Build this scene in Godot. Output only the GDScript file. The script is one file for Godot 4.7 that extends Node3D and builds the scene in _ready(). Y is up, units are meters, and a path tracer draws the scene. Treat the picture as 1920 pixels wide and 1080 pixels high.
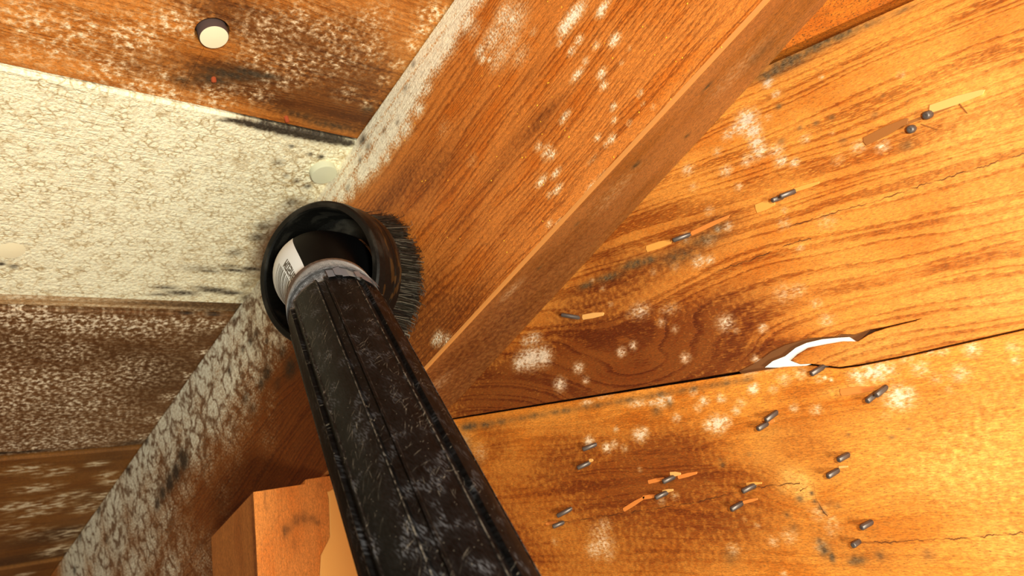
extends Node3D
# Corner of an attic: the underside of a roof slope on the left, a board gable on the right, one rafter in the corner, a vacuum wand with a round brush in front.
# World: x runs into the gable, y is up, z comes out of the gable corner up the roof slope. Plane measures below are millimetres from the point EYE.

const EYE := Vector3(0, 1.5, 0)
const GABLE := 0.34                       # x of the gable's face
const SIDE := 0.2941                      # x of the rafter's side face
const PITCH := 0.40613                    # roof pitch, 23.3 degrees
const DECK := Vector3(0, 0.2557, -0.311)  # a point of the roof's underside
const TEX := 1.0                          # texture resolution

var used := {}
var mats := {}
var n_warp := FastNoiseLite.new()
var n_fine := FastNoiseLite.new()
var n_spot := FastNoiseLite.new()
var n_blot := FastNoiseLite.new()
var n_cell := FastNoiseLite.new()
var n_dot := FastNoiseLite.new()


func _ready() -> void:
	# camera, air and lights
	var cam := Camera3D.new()
	cam.name = "camera"
	cam.fov = rad_to_deg(2.0 * atan(540.0 / 1507.0))
	cam.near = 0.01
	cam.far = 20.0
	cam.transform = Transform3D(Basis(Vector3(0.7138, -0.1148, 0.6909), Vector3(-0.051, 0.9753, 0.2148), Vector3(-0.6985, -0.1885, 0.6903)).orthonormalized(), EYE)
	var lens := CameraAttributesPhysical.new()
	lens.frustum_focal_length = 33.49
	lens.frustum_focus_distance = 0.37
	lens.exposure_aperture = 24.0
	lens.frustum_near = 0.01
	lens.frustum_far = 20.0
	cam.attributes = lens
	add_child(cam)
	cam.current = true
	var env := Environment.new()
	env.background_mode = Environment.BG_COLOR
	env.background_color = Color(0.45, 0.45, 0.44)
	env.background_energy_multiplier = 1.0
	env.tonemap_mode = Environment.TONE_MAPPER_LINEAR
	env.tonemap_exposure = 1.0
	env.sdfgi_enabled = true
	env.ssao_enabled = true
	env.ssil_enabled = true
	var we := WorldEnvironment.new()
	we.name = "air"
	we.environment = env
	add_child(we)
	lamp("phone_light", cam.transform * Vector3(0.07, 0.03, 0.05), 0.17, 0.02, Color(1, 1, 0.93))
	lamp("fill_light", cam.transform * Vector3(0.48, -0.16, 1.30), 3.1, 0.12, Color(1, 1, 0.915))  # added fill behind the camera, evens the falloff; no such lamp known
	setup_noise()
	make_materials()
	build_room()
	build_gable()
	build_roof()
	build_rafter()
	build_stud()
	build_vacuum()


func lamp(called: String, at: Vector3, energy: float, size: float, color: Color) -> void:
	var l := OmniLight3D.new()
	l.name = called
	l.position = at
	l.light_energy = energy
	l.light_size = size
	l.light_color = color
	l.omni_range = 6.0
	l.omni_attenuation = 2.0
	l.shadow_enabled = true
	add_child(l)


# ---------------------------------------------------------------- naming and committing

func numbered(called: String) -> String:
	var n: int = used.get(called, 0)
	used[called] = n + 1
	return called if n == 0 else "%s_%03d" % [called, n]


func tag(o: Node, label := "", category := "", group := "", kind := "") -> void:
	if label: o.set_meta("label", label)
	if category: o.set_meta("category", category)
	if group: o.set_meta("group", group)
	if kind: o.set_meta("kind", kind)


func root_at(called: String, t: Transform3D) -> Node3D:
	var o := Node3D.new()
	o.name = numbered(called)
	o.transform = t
	add_child(o)
	return o


func piece(called: String, m: Mesh, mat: Material, parent: Node, t := Transform3D(), label := "") -> MeshInstance3D:
	var o := MeshInstance3D.new()
	o.name = numbered(called)
	o.mesh = m
	if mat: o.material_override = mat
	o.transform = t
	if label: o.set_meta("label", label)
	parent.add_child(o, true)
	return o


# ---------------------------------------------------------------- mesh helpers

func tri(st: SurfaceTool, a: Vector3, b: Vector3, c: Vector3, out: Vector3, ua := Vector2(), ub := Vector2(), uc := Vector2()) -> void:
	if (b - a).cross(c - a).dot(out) > 0.0:
		var t := b; b = c; c = t
		var u := ub; ub = uc; uc = u
	st.set_uv(ua); st.add_vertex(a)
	st.set_uv(ub); st.add_vertex(b)
	st.set_uv(uc); st.add_vertex(c)


func quad(st: SurfaceTool, a: Vector3, b: Vector3, c: Vector3, d: Vector3, out: Vector3, u: Array) -> void:
	tri(st, a, b, c, out, u[0], u[1], u[2])
	tri(st, a, c, d, out, u[0], u[2], u[3])


func begin(smooth := -1) -> SurfaceTool:
	var st := SurfaceTool.new()
	st.begin(Mesh.PRIMITIVE_TRIANGLES)
	st.set_smooth_group(smooth)
	return st


func done(st: SurfaceTool, mesh: ArrayMesh = null) -> ArrayMesh:
	st.generate_normals()
	return st.commit(mesh) if mesh else st.commit()


func poly(pts: Array) -> PackedVector2Array:
	var p := PackedVector2Array()
	for q in pts: p.append(Vector2(q[0], q[1]))
	if Geometry2D.is_polygon_clockwise(p): p.reverse()
	return p


# a board cut to an outline in mm (x, y), its face at z = 0 and its body behind; the arris all round is worn by `cham` mm
func board(outline: PackedVector2Array, thick: float, cham: float, r: Array, st: SurfaceTool = null) -> SurfaceTool:
	if st == null: st = begin()
	var n := outline.size()
	var inner := PackedVector2Array()
	for i in n:
		var a := (outline[i] - outline[(i + n - 1) % n]).normalized()
		var b := (outline[(i + 1) % n] - outline[i]).normalized()
		var na := Vector2(-a.y, a.x)
		var nb := Vector2(-b.y, b.x)
		var m := na + nb
		m = m / maxf(0.6, m.length_squared() / 2.0) if m.length() > 0.01 else na
		inner.append(outline[i] + m * cham)
	var k := 0.001
	var tris := Geometry2D.triangulate_polygon(inner)
	if tris.is_empty():
		inner = outline.duplicate()
		tris = Geometry2D.triangulate_polygon(inner)
	var uv := func(p: Vector2) -> Vector2: return Vector2((p.x - r[0]) / (r[1] - r[0]), (r[3] - p.y) / (r[3] - r[2]))
	for i in range(0, tris.size(), 3):
		var p0 := inner[tris[i]]; var p1 := inner[tris[i + 1]]; var p2 := inner[tris[i + 2]]
		tri(st, Vector3(p0.x, p0.y, 0) * k, Vector3(p1.x, p1.y, 0) * k, Vector3(p2.x, p2.y, 0) * k, Vector3(0, 0, 1), uv.call(p0), uv.call(p1), uv.call(p2))
		tri(st, Vector3(p0.x, p0.y, -thick) * k, Vector3(p1.x, p1.y, -thick) * k, Vector3(p2.x, p2.y, -thick) * k, Vector3(0, 0, -1), uv.call(p0), uv.call(p1), uv.call(p2))
	for i in n:
		var j := (i + 1) % n
		var e := outline[j] - outline[i]
		if e.length() < 0.001: continue
		var o := Vector3(e.y, -e.x, 0).normalized()
		var a := outline[i]; var b := outline[j]; var ia := inner[i]; var ib := inner[j]
		var inx := Vector2(-e.y, e.x).normalized()
		quad(st, Vector3(ia.x, ia.y, 0) * k, Vector3(ib.x, ib.y, 0) * k, Vector3(b.x, b.y, -cham) * k, Vector3(a.x, a.y, -cham) * k, o + Vector3(0, 0, 1), [uv.call(ia), uv.call(ib), uv.call(b), uv.call(a)])
		quad(st, Vector3(a.x, a.y, -cham) * k, Vector3(b.x, b.y, -cham) * k, Vector3(b.x, b.y, -thick) * k, Vector3(a.x, a.y, -thick) * k, o, [uv.call(a), uv.call(b), uv.call(b + inx * (thick - cham)), uv.call(a + inx * (thick - cham))])
	return st


# a profile of (radius, height) turned round y
func lathe(profile: Array, seg: int, smooth := 0) -> ArrayMesh:
	var st := begin(smooth)
	var total := 0.0
	var run := [0.0]
	for i in range(1, profile.size()):
		total += (profile[i] - profile[i - 1]).length()
		run.append(total)
	for i in profile.size() - 1:
		var p: Vector2 = profile[i]
		var q: Vector2 = profile[i + 1]
		var d := q - p
		for s in seg:
			var t0 := TAU * s / seg
			var t1 := TAU * (s + 1) / seg
			var tm := (t0 + t1) / 2
			var out := Vector3(cos(tm) * d.y, -d.x, sin(tm) * d.y)
			var u := [Vector2(t0 / TAU, run[i] / total), Vector2(t1 / TAU, run[i] / total), Vector2(t1 / TAU, run[i + 1] / total), Vector2(t0 / TAU, run[i + 1] / total)]
			quad(st, Vector3(cos(t0) * p.x, p.y, sin(t0) * p.x), Vector3(cos(t1) * p.x, p.y, sin(t1) * p.x), Vector3(cos(t1) * q.x, q.y, sin(t1) * q.x), Vector3(cos(t0) * q.x, q.y, sin(t0) * q.x), out, u)
	return done(st)


func frame_y(at: Vector3, axis: Vector3, side := Vector3.RIGHT) -> Transform3D:
	var y := axis.normalized()
	var x := (side - y * side.dot(y)).normalized()
	return Transform3D(Basis(x, y, x.cross(y)), at)


# ---------------------------------------------------------------- surfaces

func setup_noise() -> void:
	var k := 11
	for n in [n_warp, n_fine, n_spot, n_blot]:
		n.noise_type = FastNoiseLite.TYPE_SIMPLEX
		n.seed = k
		n.frequency = 1.0
		n.fractal_type = FastNoiseLite.FRACTAL_FBM
		n.fractal_octaves = 3
		k += 7
	n_fine.fractal_octaves = 2
	n_spot.fractal_octaves = 3
	n_cell.noise_type = FastNoiseLite.TYPE_CELLULAR
	n_cell.cellular_return_type = FastNoiseLite.RETURN_DISTANCE2_SUB
	n_cell.frequency = 1.0
	n_cell.cellular_jitter = 1.0
	n_cell.fractal_type = FastNoiseLite.FRACTAL_NONE
	n_cell.seed = 5
	n_dot.noise_type = FastNoiseLite.TYPE_CELLULAR
	n_dot.cellular_return_type = FastNoiseLite.RETURN_DISTANCE
	n_dot.frequency = 1.0
	n_dot.cellular_jitter = 1.0
	n_dot.fractal_type = FastNoiseLite.FRACTAL_NONE
	n_dot.seed = 8


# soft patches at [a, b, half length, half width, strength], laid on a grid of 0.75 mm
func mask(patches: Array, r: Array, add: bool) -> PackedFloat32Array:
	var w := int((r[1] - r[0]) / 0.75) + 2
	var h := int((r[3] - r[2]) / 0.75) + 2
	var g := PackedFloat32Array()
	g.resize(w * h)
	for p in patches:
		var x0 := maxi(0, int((p[0] - 2.2 * p[2] - r[0]) / 0.75))
		var x1 := mini(w - 1, int((p[0] + 2.2 * p[2] - r[0]) / 0.75) + 1)
		var y0 := maxi(0, int((p[1] - 2.2 * p[3] - r[2]) / 0.75))
		var y1 := mini(h - 1, int((p[1] + 2.2 * p[3] - r[2]) / 0.75) + 1)
		for y in range(y0, y1 + 1):
			var dy: float = (r[2] + y * 0.75 - p[1]) / p[3]
			for x in range(x0, x1 + 1):
				var dx: float = (r[0] + x * 0.75 - p[0]) / p[2]
				var v: float = p[4] * exp(-1.1 * (dx * dx + dy * dy))
				var i := y * w + x
				g[i] = g[i] + v if add else maxf(g[i], v)
	return g


func paint(s: Dictionary) -> StandardMaterial3D:
	var w := int(s.w * TEX)
	var h := int(s.h * TEX)
	s.pw = w
	s.ph = h
	s.mw = int((s.r[1] - s.r[0]) / 0.75) + 2
	for key in ["white", "dark", "grey", "light"]:
		s["m_" + key] = mask(s.get(key, []), s.r, key == "dark" or key == "light")
	var rows := 16
	var parts := []
	parts.resize(ceili(float(h) / rows))
	var job := func(i: int) -> void: parts[i] = paint_rows(s, i * rows, mini(h, (i + 1) * rows))
	var id := WorkerThreadPool.add_group_task(job, parts.size(), -1, true)
	WorkerThreadPool.wait_for_group_task_completion(id)
	var rgb := PackedByteArray()
	var relief := PackedByteArray()
	for p in parts:
		rgb.append_array(p[0])
		relief.append_array(p[1])
	var m := StandardMaterial3D.new()
	var picture := Image.create_from_data(w, h, false, Image.FORMAT_RGB8, rgb)
	for c in s.get("cracks", []):
		for i in c.size() - 1:
			var p := Vector2((c[i][0] - s.r[0]) / (s.r[1] - s.r[0]) * w, (s.r[3] - c[i][1]) / (s.r[3] - s.r[2]) * h)
			var q := Vector2((c[i + 1][0] - s.r[0]) / (s.r[1] - s.r[0]) * w, (s.r[3] - c[i + 1][1]) / (s.r[3] - s.r[2]) * h)
			for k in int((q - p).length()) + 1:
				var t := p.lerp(q, k / maxf(1.0, (q - p).length()))
				var y := int(t.y + 2.5 * n_fine.get_noise_2d(t.x * 0.05, 3.0))
				var v := clampf(0.55 + 0.7 * n_fine.get_noise_2d(t.x * 0.02, 8.0), 0.15, 0.9)
				for dy in [-1, 0, 1]:
					if y + dy >= 0 and y + dy < h and t.x >= 0 and t.x < w:
						picture.set_pixel(int(t.x), y + dy, picture.get_pixel(int(t.x), y + dy).lerp(Color(0.24, 0.12, 0.04), v * (1.0 if dy == 0 else 0.5)))
	m.albedo_texture = ImageTexture.create_from_image(picture)
	m.heightmap_enabled = true
	m.heightmap_texture = ImageTexture.create_from_image(Image.create_from_data(w, h, false, Image.FORMAT_R8, relief))
	m.heightmap_scale = s.get("relief", 0.06)
	m.roughness = s.get("rough", 0.6)
	m.metallic_specular = s.get("spec", 0.4)
	return m


func paint_rows(s: Dictionary, y0: int, y1: int) -> Array:
	var w: int = s.pw
	var h: int = s.ph
	var r: Array = s.r
	var a0: float = r[0]
	var a1: float = r[1]
	var b0: float = r[2]
	var b1: float = r[3]
	var mw: int = s.mw
	var mh: int = s.m_white.size() / mw
	var W: PackedFloat32Array = s.m_white
	var D: PackedFloat32Array = s.m_dark
	var G: PackedFloat32Array = s.m_grey
	var L: PackedFloat32Array = s.m_light
	var turned: bool = s.get("turned", false)      # grain runs along b instead of a
	var c_light: Color = s.c_light
	var c_late: Color = s.c_late
	var c_dark: Color = s.get("c_dark", Color(0.30, 0.13, 0.03))
	var c_grey: Color = s.get("c_grey", Color(0.22, 0.17, 0.11))
	var c_white: Color = s.get("c_white", Color(0.88, 0.78, 0.66))
	var c_pale: Color = s.get("c_pale", Color(1.0, 0.80, 0.42))
	var c_red: Color = s.get("c_red", Color(0.66, 0.28, 0.05))
	var period: float = s.get("period", 4.0)
	var ring_amp: float = s.get("rings", 0.6)
	var warp: float = s.get("warp", 4.0)
	var slope: float = s.get("slope", 0.0)
	var bow: Array = s.get("bow", [])
	var blot_amp: float = s.get("blot", 0.5)
	var fib: float = s.get("fibre", 0.12)
	var spot: float = s.get("spot", 3.0)           # size of mould spots, mm
	var spot_amp: float = s.get("spot_amp", 0.5)
	var edge: float = s.get("edge", 0.35)
	var crust: float = s.get("crust", 0.0)         # 0: thin mould, 1: a crust with cracks
	var cell: float = s.get("cell", 4.0)
	var c_crack: Color = s.get("c_crack", Color(0.5, 0.36, 0.2))
	var speck: float = s.get("speck", 0.3)         # dark specks
	var o1: float = s.get("seed", 0.0)
	var stretch: float = s.get("stretch", 0.6)
	var dots: float = s.get("dots", 0.0)           # mould in round dots
	var soft: float = s.get("soft", 0.0)
	var lift: float = s.get("lift", 0.42)
	var zone: float = s.get("zone", 1e6)           # the crust covers what lies below this a
	var big: float = s.get("big", 0.0)
	var pits: float = s.get("pits", 0.4)
	var ck_var: float = s.get("ck_var", 0.8)
	var rgb := PackedByteArray()
	rgb.resize((y1 - y0) * w * 3)
	var hh := PackedByteArray()
	hh.resize((y1 - y0) * w)
	var at := 0
	for y in range(y0, y1):
		var bb := b1 - (y + 0.5) / h * (b1 - b0)
		for x in w:
			var aa := a0 + (x + 0.5) / w * (a1 - a0)
			var gx := clampf((aa - a0) / 0.75, 0.0, mw - 1.001)
			var gy := clampf((bb - b0) / 0.75, 0.0, mh - 1.001)
			var ix := int(gx)
			var iy := int(gy)
			var fx := gx - ix
			var fy := gy - iy
			var i0 := iy * mw + ix
			var w00 := (1.0 - fx) * (1.0 - fy)
			var w10 := fx * (1.0 - fy)
			var w01 := (1.0 - fx) * fy
			var w11 := fx * fy
			var mwht := W[i0] * w00 + W[i0 + 1] * w10 + W[i0 + mw] * w01 + W[i0 + mw + 1] * w11
			var mdrk := D[i0] * w00 + D[i0 + 1] * w10 + D[i0 + mw] * w01 + D[i0 + mw + 1] * w11
			var mgry := G[i0] * w00 + G[i0 + 1] * w10 + G[i0 + mw] * w01 + G[i0 + mw + 1] * w11
			var mlgt := L[i0] * w00 + L[i0 + 1] * w10 + L[i0 + mw] * w01 + L[i0 + mw + 1] * w11
			var a := bb if turned else aa
			var b := aa if turned else bb
			b -= a * slope
			# growth rings
			var g := b + warp * n_warp.get_noise_2d(a * 0.004 + o1, b * 0.022)
			for q in bow:
				var qx: float = (aa - q[0]) / q[3]
				var qy: float = (bb - q[1]) / q[4]
				g += q[2] * exp(-qx * qx - qy * qy)
			var ph := g / period + 1.3 * n_blot.get_noise_2d(o1, g * 0.06)
			var ring := ph - floorf(ph)
			var wave := n_fine.get_noise_2d(a * 0.12 + o1, b * 1.1)
			ring += 0.22 * wave
			var late := smoothstep(0.50, 0.86, ring) * (1.0 - smoothstep(0.92, 1.04, ring))
			var fine := n_fine.get_noise_2d(a * 0.35, b * 3.2 + o1)
			var blot := n_blot.get_noise_2d(a * 0.012 + o1, b * 0.035)
			var mott := n_spot.get_noise_2d(aa * 0.22 + o1, bb * 0.22)
			late *= clampf(0.72 + 0.75 * blot + 0.35 * wave, 0.0, 1.25)
			var lt := late * ring_amp
			var cr := c_light.r + (c_late.r - c_light.r) * lt
			var cg := c_light.g + (c_late.g - c_light.g) * lt
			var cb := c_light.b + (c_late.b - c_light.b) * lt
			var rd := clampf((blot + 0.25 * mott) * blot_amp * 1.6 + 0.1, 0.0, 0.8)
			cr += (c_red.r - cr) * rd
			cg += (c_red.g - cg) * rd
			cb += (c_red.b - cb) * rd
			var pl := clampf(mlgt * (0.9 + 0.5 * mott), 0.0, 1.0)
			cr += (c_pale.r - cr) * pl
			cg += (c_pale.g - cg) * pl
			cb += (c_pale.b - cb) * pl
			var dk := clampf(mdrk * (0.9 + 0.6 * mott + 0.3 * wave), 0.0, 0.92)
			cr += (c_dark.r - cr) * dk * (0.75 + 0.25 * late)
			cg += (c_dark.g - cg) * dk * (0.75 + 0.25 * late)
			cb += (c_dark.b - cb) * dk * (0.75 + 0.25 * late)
			var f := 1.0 + fib * (fine + 0.8 * wave) + 0.05 * mott
			cr *= f
			cg *= f
			cb *= f
			var hi := 0.45 - 0.22 * late + 0.10 * fine
			# dark specks, grey stains and bands
			var sp := n_spot.get_noise_2d(a * 0.5 + 40.0, b * 1.1 + o1)
			var ds := smoothstep(0.42, 0.6, sp) * speck
			var gs := clampf(mgry * (0.95 + 0.45 * mott + 0.3 * fine), 0.0, 0.92)
			gs = maxf(gs, ds)
			# mould
			if mwht > 0.015:
				var sn := n_spot.get_noise_2d(a / spot * stretch + o1, b / spot + 7.0)
				var cv := 0.0
				var wv := 1.0 + 0.08 * fine + 0.10 * mott
				var wr := c_white.r * wv
				var wg := c_white.g * wv
				var wb := c_white.b * wv
				if crust > 0.0 and aa + 60.0 * sn < zone:
					var jx := n_warp.get_noise_2d(aa * 0.55 / cell, bb * 0.55 / cell) * cell * 0.35
					var cn := n_cell.get_noise_2d((aa + jx) / cell * stretch, (bb - jx) / cell) + 1.0
					var dot := n_dot.get_noise_2d((aa + jx) / cell * stretch, (bb - jx) / cell) + 1.0
					var ck := (1.0 - smoothstep(0.0, 0.34, cn + 0.12 * fine)) * clampf(0.34 + ck_var * n_blot.get_noise_2d(aa * 0.06 + 3.0, bb * 0.06) + 0.45 * mdrk, 0.08, 1.0) * crust
					if big > 0.0 and mdrk > 0.03:
						# larger pebbles where the crust has grown thickest
						var bn := n_cell.get_noise_2d((aa - jx * 2.0) / cell * 0.36, (bb + jx * 2.0) / cell * 0.42 + 50.0) + 1.0
						ck = maxf(ck * (1.0 - 0.5 * minf(1.0, mdrk)), (1.0 - smoothstep(0.0, 0.22, bn)) * minf(1.0, mdrk) * big)
						hi += (minf(bn, 0.5) - 0.25) * 0.5 * minf(1.0, mdrk)
					ck = minf(1.0, ck + pits * smoothstep(0.25, 0.7, mott + 0.25 * mdrk))
					cv = smoothstep(0.0, edge, mwht - lift + spot_amp * sn - 0.25 * dot * soft)
					wr += (c_crack.r - wr) * ck
					wg += (c_crack.g - wg) * ck
					wb += (c_crack.b - wb) * ck
					hi += (minf(cn, 0.6) * 0.5 - 0.1 + 0.25 * mott - 0.3 * dot) * cv * crust
				elif dots > 0.0:
					var jx := n_warp.get_noise_2d(aa * 0.4, bb * 0.4) * spot * 0.5
					var dot := n_dot.get_noise_2d((a + jx) / spot * stretch, (b - jx) / spot) + 1.0
					var dv := 1.0 - smoothstep(0.05, 0.85, dot + 0.2 * fine)
					cv = clampf(mwht * (dots * dv * (1.0 + 1.5 * sn) + (1.0 - dots) * (0.6 + 2.2 * sn)), 0.0, 0.95)
					hi += cv * 0.3
				else:
					cv = clampf(mwht * (0.85 + spot_amp * sn * 1.6 + 0.35 * fine) - 0.06 + 1.4 * maxf(0.0, mwht - 0.9), 0.0, 0.94)
					hi += cv * (0.14 + 0.15 * sn)
				cr += (wr - cr) * cv
				cg += (wg - cg) * cv
				cb += (wb - cb) * cv
			if gs > 0.01:
				var gk := 0.8 + 0.5 * fine
				cr += (c_grey.r * gk - cr) * gs
				cg += (c_grey.g * gk - cg) * gs
				cb += (c_grey.b * gk - cb) * gs
			rgb[at * 3] = int(clampf(cr, 0.0, 1.0) * 255.0)
			rgb[at * 3 + 1] = int(clampf(cg, 0.0, 1.0) * 255.0)
			rgb[at * 3 + 2] = int(clampf(cb, 0.0, 1.0) * 255.0)
			hh[at] = int(clampf(hi, 0.0, 1.0) * 255.0)
			at += 1
	return [rgb, hh]


func plain(key: String, c: Color, rough := 0.6, metal := 0.0, spec := 0.5) -> StandardMaterial3D:
	if not mats.has(key):
		var m := StandardMaterial3D.new()
		m.albedo_color = c
		m.roughness = rough
		m.metallic = metal
		m.metallic_specular = spec
		mats[key] = m
	return mats[key]


func make_materials() -> void:
	# gable boards
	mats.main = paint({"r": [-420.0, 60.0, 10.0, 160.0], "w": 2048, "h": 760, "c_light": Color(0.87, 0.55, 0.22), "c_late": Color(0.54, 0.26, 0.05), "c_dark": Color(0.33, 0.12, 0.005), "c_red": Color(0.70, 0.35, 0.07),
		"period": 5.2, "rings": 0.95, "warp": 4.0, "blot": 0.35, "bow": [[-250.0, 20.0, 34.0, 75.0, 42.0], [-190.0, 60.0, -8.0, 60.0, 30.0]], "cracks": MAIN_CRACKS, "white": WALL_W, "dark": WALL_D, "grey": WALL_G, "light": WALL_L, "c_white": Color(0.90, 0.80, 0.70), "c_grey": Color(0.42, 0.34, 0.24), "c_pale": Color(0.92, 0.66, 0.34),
		"spot": 2.2, "spot_amp": 0.45, "seed": 3.0, "relief": 0.05})
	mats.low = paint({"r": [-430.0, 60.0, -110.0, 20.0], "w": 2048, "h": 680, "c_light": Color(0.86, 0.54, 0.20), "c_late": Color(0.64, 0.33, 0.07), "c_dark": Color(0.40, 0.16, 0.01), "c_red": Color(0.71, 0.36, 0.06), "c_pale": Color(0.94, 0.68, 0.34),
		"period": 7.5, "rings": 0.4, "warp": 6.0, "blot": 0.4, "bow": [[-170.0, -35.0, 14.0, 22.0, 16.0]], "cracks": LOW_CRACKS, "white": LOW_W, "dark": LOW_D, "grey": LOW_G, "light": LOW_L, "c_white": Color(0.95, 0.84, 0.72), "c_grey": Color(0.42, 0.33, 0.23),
		"spot": 2.4, "spot_amp": 0.45, "seed": 17.0, "fibre": 0.16, "relief": 0.04})
	mats.over = paint({"r": [-230.0, 0.0, 155.0, 305.0], "w": 768, "h": 512, "c_light": Color(0.80, 0.44, 0.12), "c_late": Color(0.5, 0.22, 0.04), "c_red": Color(0.66, 0.30, 0.05), "period": 5.0, "rings": 0.5, "seed": 29.0, "speck": 0.6})
	# rafter
	var side := {"c_light": Color(0.81, 0.485, 0.20), "c_late": Color(0.45, 0.22, 0.055), "c_dark": Color(0.35, 0.16, 0.03), "c_red": Color(0.75, 0.38, 0.075), "period": 3.2, "rings": 0.85, "warp": 6.0, "slope": 0.05, "blot": 0.45, "fibre": 0.15,
		"white": RAF_W + FAR_W, "dark": RAF_D + FAR_D, "grey": RAF_G + FAR_G, "c_white": Color(0.96, 0.93, 0.84), "c_grey": Color(0.25, 0.20, 0.15), "spot": 2.8, "spot_amp": 0.5, "seed": 51.0, "relief": 0.06,
		"zone": -235.0, "edge": 0.9, "lift": 0.12, "crust": 0.85, "soft": 0.6, "cell": 20.0, "stretch": 1.6, "c_crack": Color(0.42, 0.31, 0.22), "pits": 0.35, "ck_var": 1.7}
	mats.raf = paint(side.merged({"r": [-300.0, 200.0, -170.0, 0.0], "w": 2048, "h": 720}))
	mats.far = paint(side.merged({"r": [-1000.0, -300.0, -190.0, 0.0], "w": 1800, "h": 512}))
	mats.upper = paint(side.merged({"r": [200.0, 700.0, -170.0, 0.0], "w": 1000, "h": 400}))
	mats.under = paint({"r": [-330.0, 200.0, -50.0, 5.0], "w": 2048, "h": 200, "c_light": Color(0.64, 0.40, 0.19), "c_late": Color(0.50, 0.29, 0.12), "c_red": Color(0.55, 0.32, 0.10), "period": 16.0, "rings": 0.3, "warp": 8.0, "white": [[-150.0, -20.0, 14.0, 6.0, 0.35], [-60.0, -10.0, 12.0, 4.0, 0.4], [20.0, -18.0, 22.0, 8.0, 0.25], [100.0, -25.0, 26.0, 9.0, 0.25]],
		"dark": [[-200.0, -25.0, 150.0, 50.0, 0.8], [-60.0, -30.0, 90.0, 25.0, 0.35]], "grey": [[38.0, -16.0, 3.0, 2.2, 0.9], [88.0, -14.0, 3.0, 1.2, 0.9], [60.0, -34.0, 2.0, 1.2, 0.7], [-5.0, -12.0, 2.0, 1.0, 0.7], [-40.0, -15.0, 2.5, 1.0, 0.6], [110.0, -30.0, 9.0, 5.0, 0.35]], "c_grey": Color(0.34, 0.26, 0.16), "seed": 71.0, "spot": 3.0, "spot_amp": 0.5, "speck": 0.45, "relief": 0.03})
	# roof boards
	mats.roof_a = paint({"r": [-40.0, 300.0, -125.0, 60.0], "w": 1600, "h": 800, "c_light": Color(0.78, 0.48, 0.20), "c_late": Color(0.52, 0.28, 0.09), "c_dark": Color(0.29, 0.15, 0.05), "c_red": Color(0.62, 0.34, 0.09), "period": 4.0, "rings": 0.7, "white": D1_W, "dark": D1_D, "grey": D1_G,
		"c_white": Color(0.98, 0.89, 0.76), "c_grey": Color(0.28, 0.23, 0.17), "spot": 4.0, "stretch": 0.75, "dots": 0.85, "seed": 83.0, "relief": 0.06, "speck": 0.3})
	mats.roof_b = paint({"r": [-30.0, 300.0, -312.0, -112.0], "w": 1900, "h": 1100, "c_light": Color(0.55, 0.42, 0.27), "c_late": Color(0.36, 0.26, 0.16), "c_red": Color(0.5, 0.36, 0.22), "white": [[180.0, -210.0, 900.0, 900.0, 2.0]], "grey": D2_G, "big": 0.75, "dark": [[285.0, -240.0, 55.0, 70.0, 0.9], [270.0, -155.0, 45.0, 28.0, 0.8]], "c_grey": Color(0.21, 0.17, 0.13),  # the dark patches paint in the shading beside the cup and rafter
		"c_white": Color(1.0, 0.97, 0.85), "crust": 0.75, "cell": 3.8, "stretch": 0.8, "pits": 0.3, "c_crack": Color(0.64, 0.53, 0.36), "spot_amp": 0.5, "seed": 91.0, "relief": 0.09, "speck": 0.12})
	mats.roof_c = paint({"r": [0.0, 300.0, -552.0, -304.0], "w": 1300, "h": 900, "c_light": Color(0.40, 0.25, 0.12), "c_late": Color(0.30, 0.18, 0.08), "c_dark": Color(0.27, 0.15, 0.05), "c_red": Color(0.36, 0.20, 0.07), "white": D3_W, "dark": D3_D, "grey": D3_G, "c_grey": Color(0.17, 0.12, 0.08),
		"c_white": Color(0.97, 0.90, 0.80), "spot": 4.4, "stretch": 0.85, "dots": 0.85, "seed": 101.0, "relief": 0.08, "speck": 0.25})
	mats.strip = paint({"r": [0.0, 300.0, -325.0, -309.0], "w": 1000, "h": 64, "c_light": Color(0.70, 0.54, 0.36), "c_late": Color(0.55, 0.40, 0.24), "c_dark": Color(0.20, 0.13, 0.07), "c_red": Color(0.60, 0.43, 0.26), "period": 5.0, "white": [[120.0, -314.0, 110.0, 4.0, 0.8], [200.0, -321.0, 90.0, 2.5, 0.6]], "dark": [[290.0, -317.0, 55.0, 30.0, 1.0], [235.0, -316.0, 50.0, 3.0, 0.5]], "c_white": Color(0.95, 0.88, 0.76), "spot": 4.0, "seed": 107.0, "speck": 0.5})
	mats.roof_d = paint({"r": [110.0, 300.0, -830.0, -545.0], "w": 640, "h": 800, "c_light": Color(0.50, 0.31, 0.12), "c_late": Color(0.33, 0.19, 0.08), "c_dark": Color(0.24, 0.15, 0.07), "c_red": Color(0.44, 0.25, 0.07), "period": 9.0, "rings": 0.5, "white": D4_W, "dark": D4_D,
		"c_white": Color(0.88, 0.80, 0.68), "spot": 7.0, "stretch": 0.35, "spot_amp": 1.3, "seed": 113.0, "relief": 0.06})
	mats.stud = paint({"r": [236.0, 345.0, -140.0, 0.0], "w": 700, "h": 900, "turned": true, "c_light": Color(0.83, 0.52, 0.24), "c_late": Color(0.74, 0.42, 0.16), "c_red": Color(0.80, 0.45, 0.17), "c_dark": Color(0.44, 0.28, 0.14), "c_pale": Color(0.96, 0.72, 0.38), "period": 7.0, "rings": 0.35, "dark": ST_D, "light": ST_L, "seed": 127.0, "relief": 0.03})
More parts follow.
